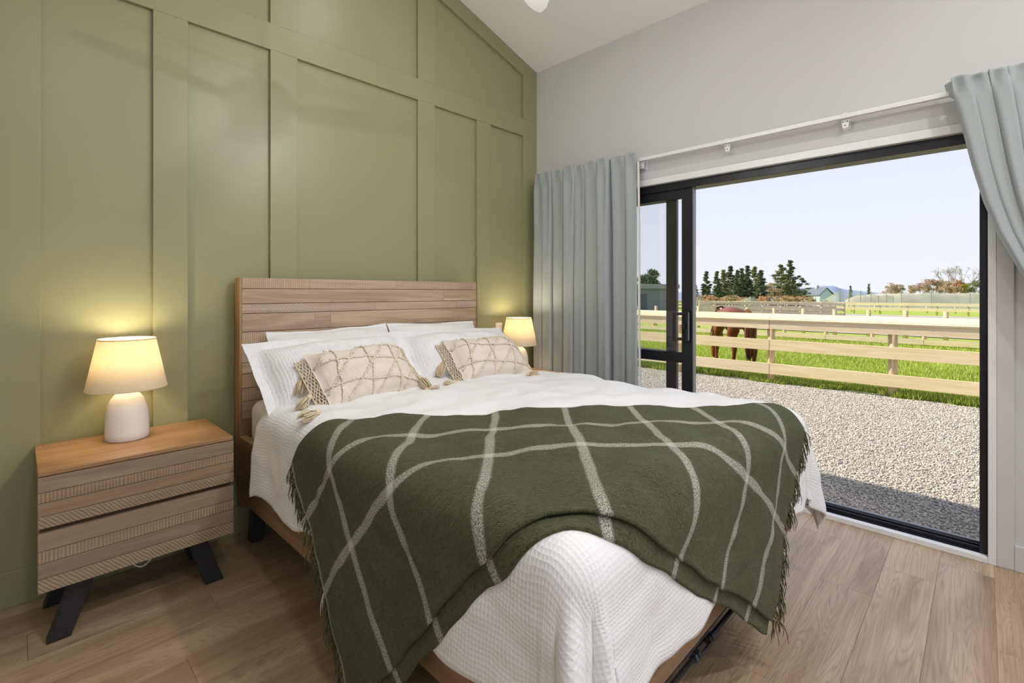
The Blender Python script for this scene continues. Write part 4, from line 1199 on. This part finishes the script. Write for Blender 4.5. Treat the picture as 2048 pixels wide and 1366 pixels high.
conifer('conifer', 'small dark conifer at the edge of the door leaf', 1391, 100, 570, 22, MT['fol_dark'], 131, 'shelter belt conifers', 900, .6)
conifer('conifer', 'small distant conifer left of the tall net posts', 1701, 150, 573, 10, MT['fol_dark'], 132, 'distant conifers', 600)
conifer('conifer', 'small distant conifer right of the hill', 1738, 150, 569, 14, MT['fol_dark'], 133, 'distant conifers', 600)
bush('pine_tree', 'dark spreading pine rising behind the grey shed', 1292, 85, 540, 590, 62, MT['fol_dark'], 140, 'pines behind the shed', 2600, 'tree')
bush('leafless_shrub', 'pale olive shrub between the conifer clumps', 1545, 104, 566, 600, 40, MT['fol_tan'], 141, 'tan shrubs', 900)
for i, (px, w, t) in enumerate([(1398, 22, 591), (1418, 26, 590), (1440, 24, 593), (1462, 30, 590), (1484, 22, 594), (1528, 30, 592), (1552, 26, 594), (1575, 30, 589), (1600, 30, 590), (1622, 20, 593)]):
    bush('hedge_bush', ('rust' if i % 3 else 'tan')+' low hedge bush below the conifers, '+['beside the door leaf', 'under the lone slim conifer', 'left of the first clump', 'under the first clump', 'under the narrow pair', 'right of the net peak', 'under the olive shrub', 'under the tallest conifer', 'under the spreading dark pine', 'at the right end by the house'][i], px, 95.5+(i % 2)*-3.5, t, 607, w*1.2, MT['fol_rust' if i % 3 else 'fol_tan'], 150+i, 'rust hedge bushes', 420)
aut = [(1786, 564, 34, 'fol_tan', 'tan leafy tree at the left of the autumn trees'), (1797, 570, 24, 'fol_bush', 'green bush among the autumn trees'), (1826, 570, 26, 'fol_tan', 'tan bush left of the brown trees'), (1846, 566, 34, 'fol_brown', 'brown autumn tree with low round crown'),
       (1866, 558, 40, 'fol_brown', 'tallest russet autumn tree, rounded'), (1885, 562, 34, 'fol_tan', 'tan autumn tree beside the russet one'), (1905, 562, 34, 'fol_tan', 'pale tan tree under the bare tree'), (1918, 560, 24, 'fol_rust', 'orange bush under the bare tree'),
       (1932, 566, 26, 'fol_yellow', 'yellow green bush left of the dark bush'), (1955, 561, 40, 'fol_bush', 'dark green rounded bush by the door jamb'), (1985, 561, 40, 'fol_bush', 'dark green rounded bush hidden past the door jamb')]
for i, (px, tp, w, mt_, lb) in enumerate(aut):
    bush('autumn_tree', lb, px, 118+(i*5) % 9, tp, 588, w*1.15, MT[mt_], 170+i, 'autumn trees on the right', 1100, 'tree')
def bare_tree():
    b = at_depth(1922, 128, z=0); b.z = gz(b.x); H = at_depth(1922, 128, py=532).z-b.z
    root = empty('bare_tree', b, 'tall pale tree with thin bare branches above the autumn trees', 'tree')
    rp = random.Random(9); mb = MB(); tips = []
    def br(p, d, L, r, k):
        q = p+d*L; mb.tube([p, p.lerp(q, .5)+Vector((rp.uniform(-.1, .1), rp.uniform(-.1, .1), 0))*L*.3, q], [r, r*.8, r*.55], 5)
        if k == 0: tips.append(q); return
        for _ in range(3 if k > 1 else 4):
            nd = (d+Vector((rp.uniform(-1, 1), rp.uniform(-1, 1), rp.uniform(-.2, .6)))*.5).normalized(); br(q, nd, L*rp.uniform(.6, .78), r*.5, k-1)
    for a in range(7):
        t = 2*PI*a/7; br(Vector((math.cos(t)*.3, math.sin(t)*.3, H*.1)), Vector((math.cos(t)*.45, math.sin(t)*.45, 1)).normalized(), H*.36, .16, 3)
    mb.build('branches', MT['palebark'], root, True, local=True)
    V, F = leaf_cloud(np.random.default_rng(4), [(t, Vector((.5, .5, .4))) for t in tips[::3]], 600, .11, .8)
    np_mesh('foliage', V, F, MT['fol_bush'], root)
bare_tree()

def net_mat():
    m = NT('green_orchard_net'); t = m.n('BsdfTransparent'); d = m.n('BsdfDiffuse'); mx = m.n('MixShader')
    v = m.obj(rnd=False); c = m.mix(m.noise(v, .4, 3), lin(150, 178, 132), lin(226, 216, 172)); m.l(c, d.inputs['Color'])
    m.l(m.math('MULTIPLY_ADD', m.noise(v, .25, 3), .7, .08), mx.inputs[0]); m.l(t.outputs[0], mx.inputs[1]); m.l(d.outputs[0], mx.inputs[2]); m.l(mx.outputs[0], m.out.inputs['Surface'])
    return m.m
MT['net'] = net_mat()
def net(label, cols, depth, group, post=True):
    """cols: list of (px, top_py, is_post)"""
    b = at_depth(cols[0][0], depth, z=0); root = empty('orchard_net', (b.x, b.y, gz(b.x)), label, 'netting', group)
    px = np.linspace(cols[0][0], cols[-1][0], 60); tops = np.interp(px, [c[0] for c in cols], [c[1] for c in cols])
    rows_ = 9; P = np.zeros((60, rows_, 3))
    for i in range(60):
        for j in range(rows_):
            t = j/(rows_-1); dd = depth - 3.5*t
            top = at_depth(px[i], depth, py=tops[i])
            q = at_depth(px[i], dd, z=0); zb = gz(q.x)+.05
            z = zb + (top.z-zb)*((1-t)**1.6) + .10*nz(px[i]*.12, t*3, 1, 3)*(1-abs(2*t-1))
            P[i, j] = (q.x, q.y, z)
    grid_mesh('net_sheet', P, None, MT['net'], root)
    for c in cols:
        if c[2]:
            q = at_depth(c[0], depth, py=c[1]); MB().tube([(q.x, q.y, gz(q.x)-.1), (q.x, q.y, q.z+.12)], .07, 6).build('net_post', MT['shadewood'], root, True)
net('green orchard net with a single pointed peak behind the yard fences', [(1468, 606, 0), (1485, 599, 0), (1501, 593.5, 1), (1518, 599, 0), (1540, 606, 0)], 92, 'orchard nets')
net('small green net peak next to the door leaf', [(1378, 600, 0), (1389, 594.5, 1), (1405, 601, 0), (1425, 606, 0)], 92, 'orchard nets')
net('long green orchard net held up on a row of posts', [(1600, 606, 0), (1631, 594, 1), (1650, 599, 0), (1680, 579, 1), (1690, 590, 0), (1698, 580, 1), (1710, 590, 0), (1721, 582, 1), (1732, 592, 0), (1742, 584, 1), (1757, 592, 1), (1773, 590, 1), (1786, 592, 1), (1803, 581, 1), (1830, 590, 0), (1863, 582, 1), (1900, 588, 0), (1940, 585, 1), (1975, 584, 0), (2000, 588, 1)], 98, 'orchard nets')

def gable(name, label, px0, px1, depth, pyr, pye, wallc, roofc):
    a = at_depth(px0, depth, py=pye); b = at_depth(px1, depth, py=pye); zr = at_depth(px0, depth, py=pyr).z
    c = (a+b)/2; g0 = gz(c.x); root = empty(name, (c.x, c.y, g0), label, 'house')
    d = (b-a); w = d.length/2; ang = math.atan2(d.y, d.x); root.rotation_euler = (0, 0, ang)
    ez, rz2 = a.z-g0, zr-g0
    MB().prism([(-w, -.2), (w, -.2), (w, ez), (0, rz2), (-w, ez)], 'y', 0, 9).build('walls', paint('pale_cladding', wallc, .8), root, local=True)
    for s in (-1, 1):
        MB().prism([(0, rz2), (0, rz2+.18), (s*(w+.4), ez-.15+.18), (s*(w+.4), ez-.15)], 'y', -.3, 9.3).build('roof', paint('grey_roof', roofc, .7), root, local=True)
    MB().box(-.5, .5, -.05, 0, 1.0, 2.1).build('window', MT['black'], root, local=True)
    MB().box(-w*.3, w*.1, 3.5, 4.3, rz2-.2, rz2+.8).build('chimney', paint('chimney_render', lin(190, 190, 190), .8), root, local=True)
gable('house', 'pale blue gabled house beyond the nets', 1640, 1666, 135, 576, 590, lin(190, 204, 222), lin(96, 104, 112))
gable('house', 'small white house low between the conifer clumps', 1463, 1472, 140, 588, 594, lin(220, 222, 224), lin(150, 150, 150))
# shed seen through the door glass
sp0 = at_depth(1200, 52, z=0); sp1 = at_depth(1352, 52, z=0); sg = gz((sp0.x+sp1.x)/2)
sd = (sp1-sp0); sh_ = empty('metal_shed', (sp0.x, sp0.y, sg), 'dark grey metal shed seen through the glass leaf', 'shed'); sh_.rotation_euler = (0, 0, math.atan2(sd.y, sd.x)); sw_ = sd.length
greym = paint('dark_grey_cladding', lin(120, 124, 128), .6, 40, .1)
MB().box(0, sw_, 0, 6, -.3, 2.55).build('walls', greym, sh_, local=True)
MB().prism([(-.3, 2.55), (sw_+.3, 2.55), (sw_+.3, 3.0), (-.3, 3.15)], 'y', -.3, 6.3).build('roof', paint('grey_shed_roof', lin(140, 144, 146), .6), sh_, local=True)
MB().box(sw_*.28, sw_*.62, -.04, 0, -.1, 2.0).build('roller_door', paint('roller_door_grey', lin(84, 88, 92), .5), sh_, local=True)

hm = NT('hazed_far_hills'); v = hm.obj(rnd=False); hm.set(hm.mix(hm.noise(v, .01, 3), lin(120, 132, 152), lin(142, 152, 172)), .95)  # distance haze put into the hill colour as blue grey
def hill(name, label, cols, depth, mat=None):
    px = np.linspace(cols[0][0], cols[-1][0], 50); tops = np.interp(px, [c[0] for c in cols], [c[1] for c in cols])
    P = np.zeros((50, 8, 3))
    for i in range(50):
        for j in range(8):
            t = j/7; dd = depth*((.75+.25*t) if depth > 500 else (.955+.045*t)) if t <= 1 else depth
            q = at_depth(px[i], dd, py=tops[i]); zb = -25.0 if depth > 500 else -2.6
            P[i, j] = (q.x, q.y, zb+(at_depth(px[i], depth, py=tops[i]).z-zb)*math.sin(t*PI/2))
    o = grid_mesh(name, P, None, mat or hm.m); tag(o, label, 'hill')
bankm = NT('dry_bank'); _v = bankm.obj(rnd=False); bankm.set(bankm.mix(bankm.noise(_v, .35, 4), lin(176, 160, 128), lin(212, 204, 184)), .95)
hill('bank', 'low dry earth bank behind the orchard nets', [(1690, 600), (1710, 592), (1750, 588), (1800, 587), (1840, 586), (1900, 587), (1960, 586), (2040, 587)], 116, bankm.m)
hill('hill', 'haze-toned blue grey hill on the horizon behind the house', [(1540, 592), (1560, 578), (1590, 576), (1625, 575), (1645, 571.5), (1668, 572), (1685, 578), (1720, 582), (1760, 586), (1800, 590)], 900)
hill('hill', 'low haze-toned blue grey hill left on the horizon', [(1200, 590), (1330, 585), (1450, 583), (1475, 582), (1520, 586), (1560, 590)], 1300)
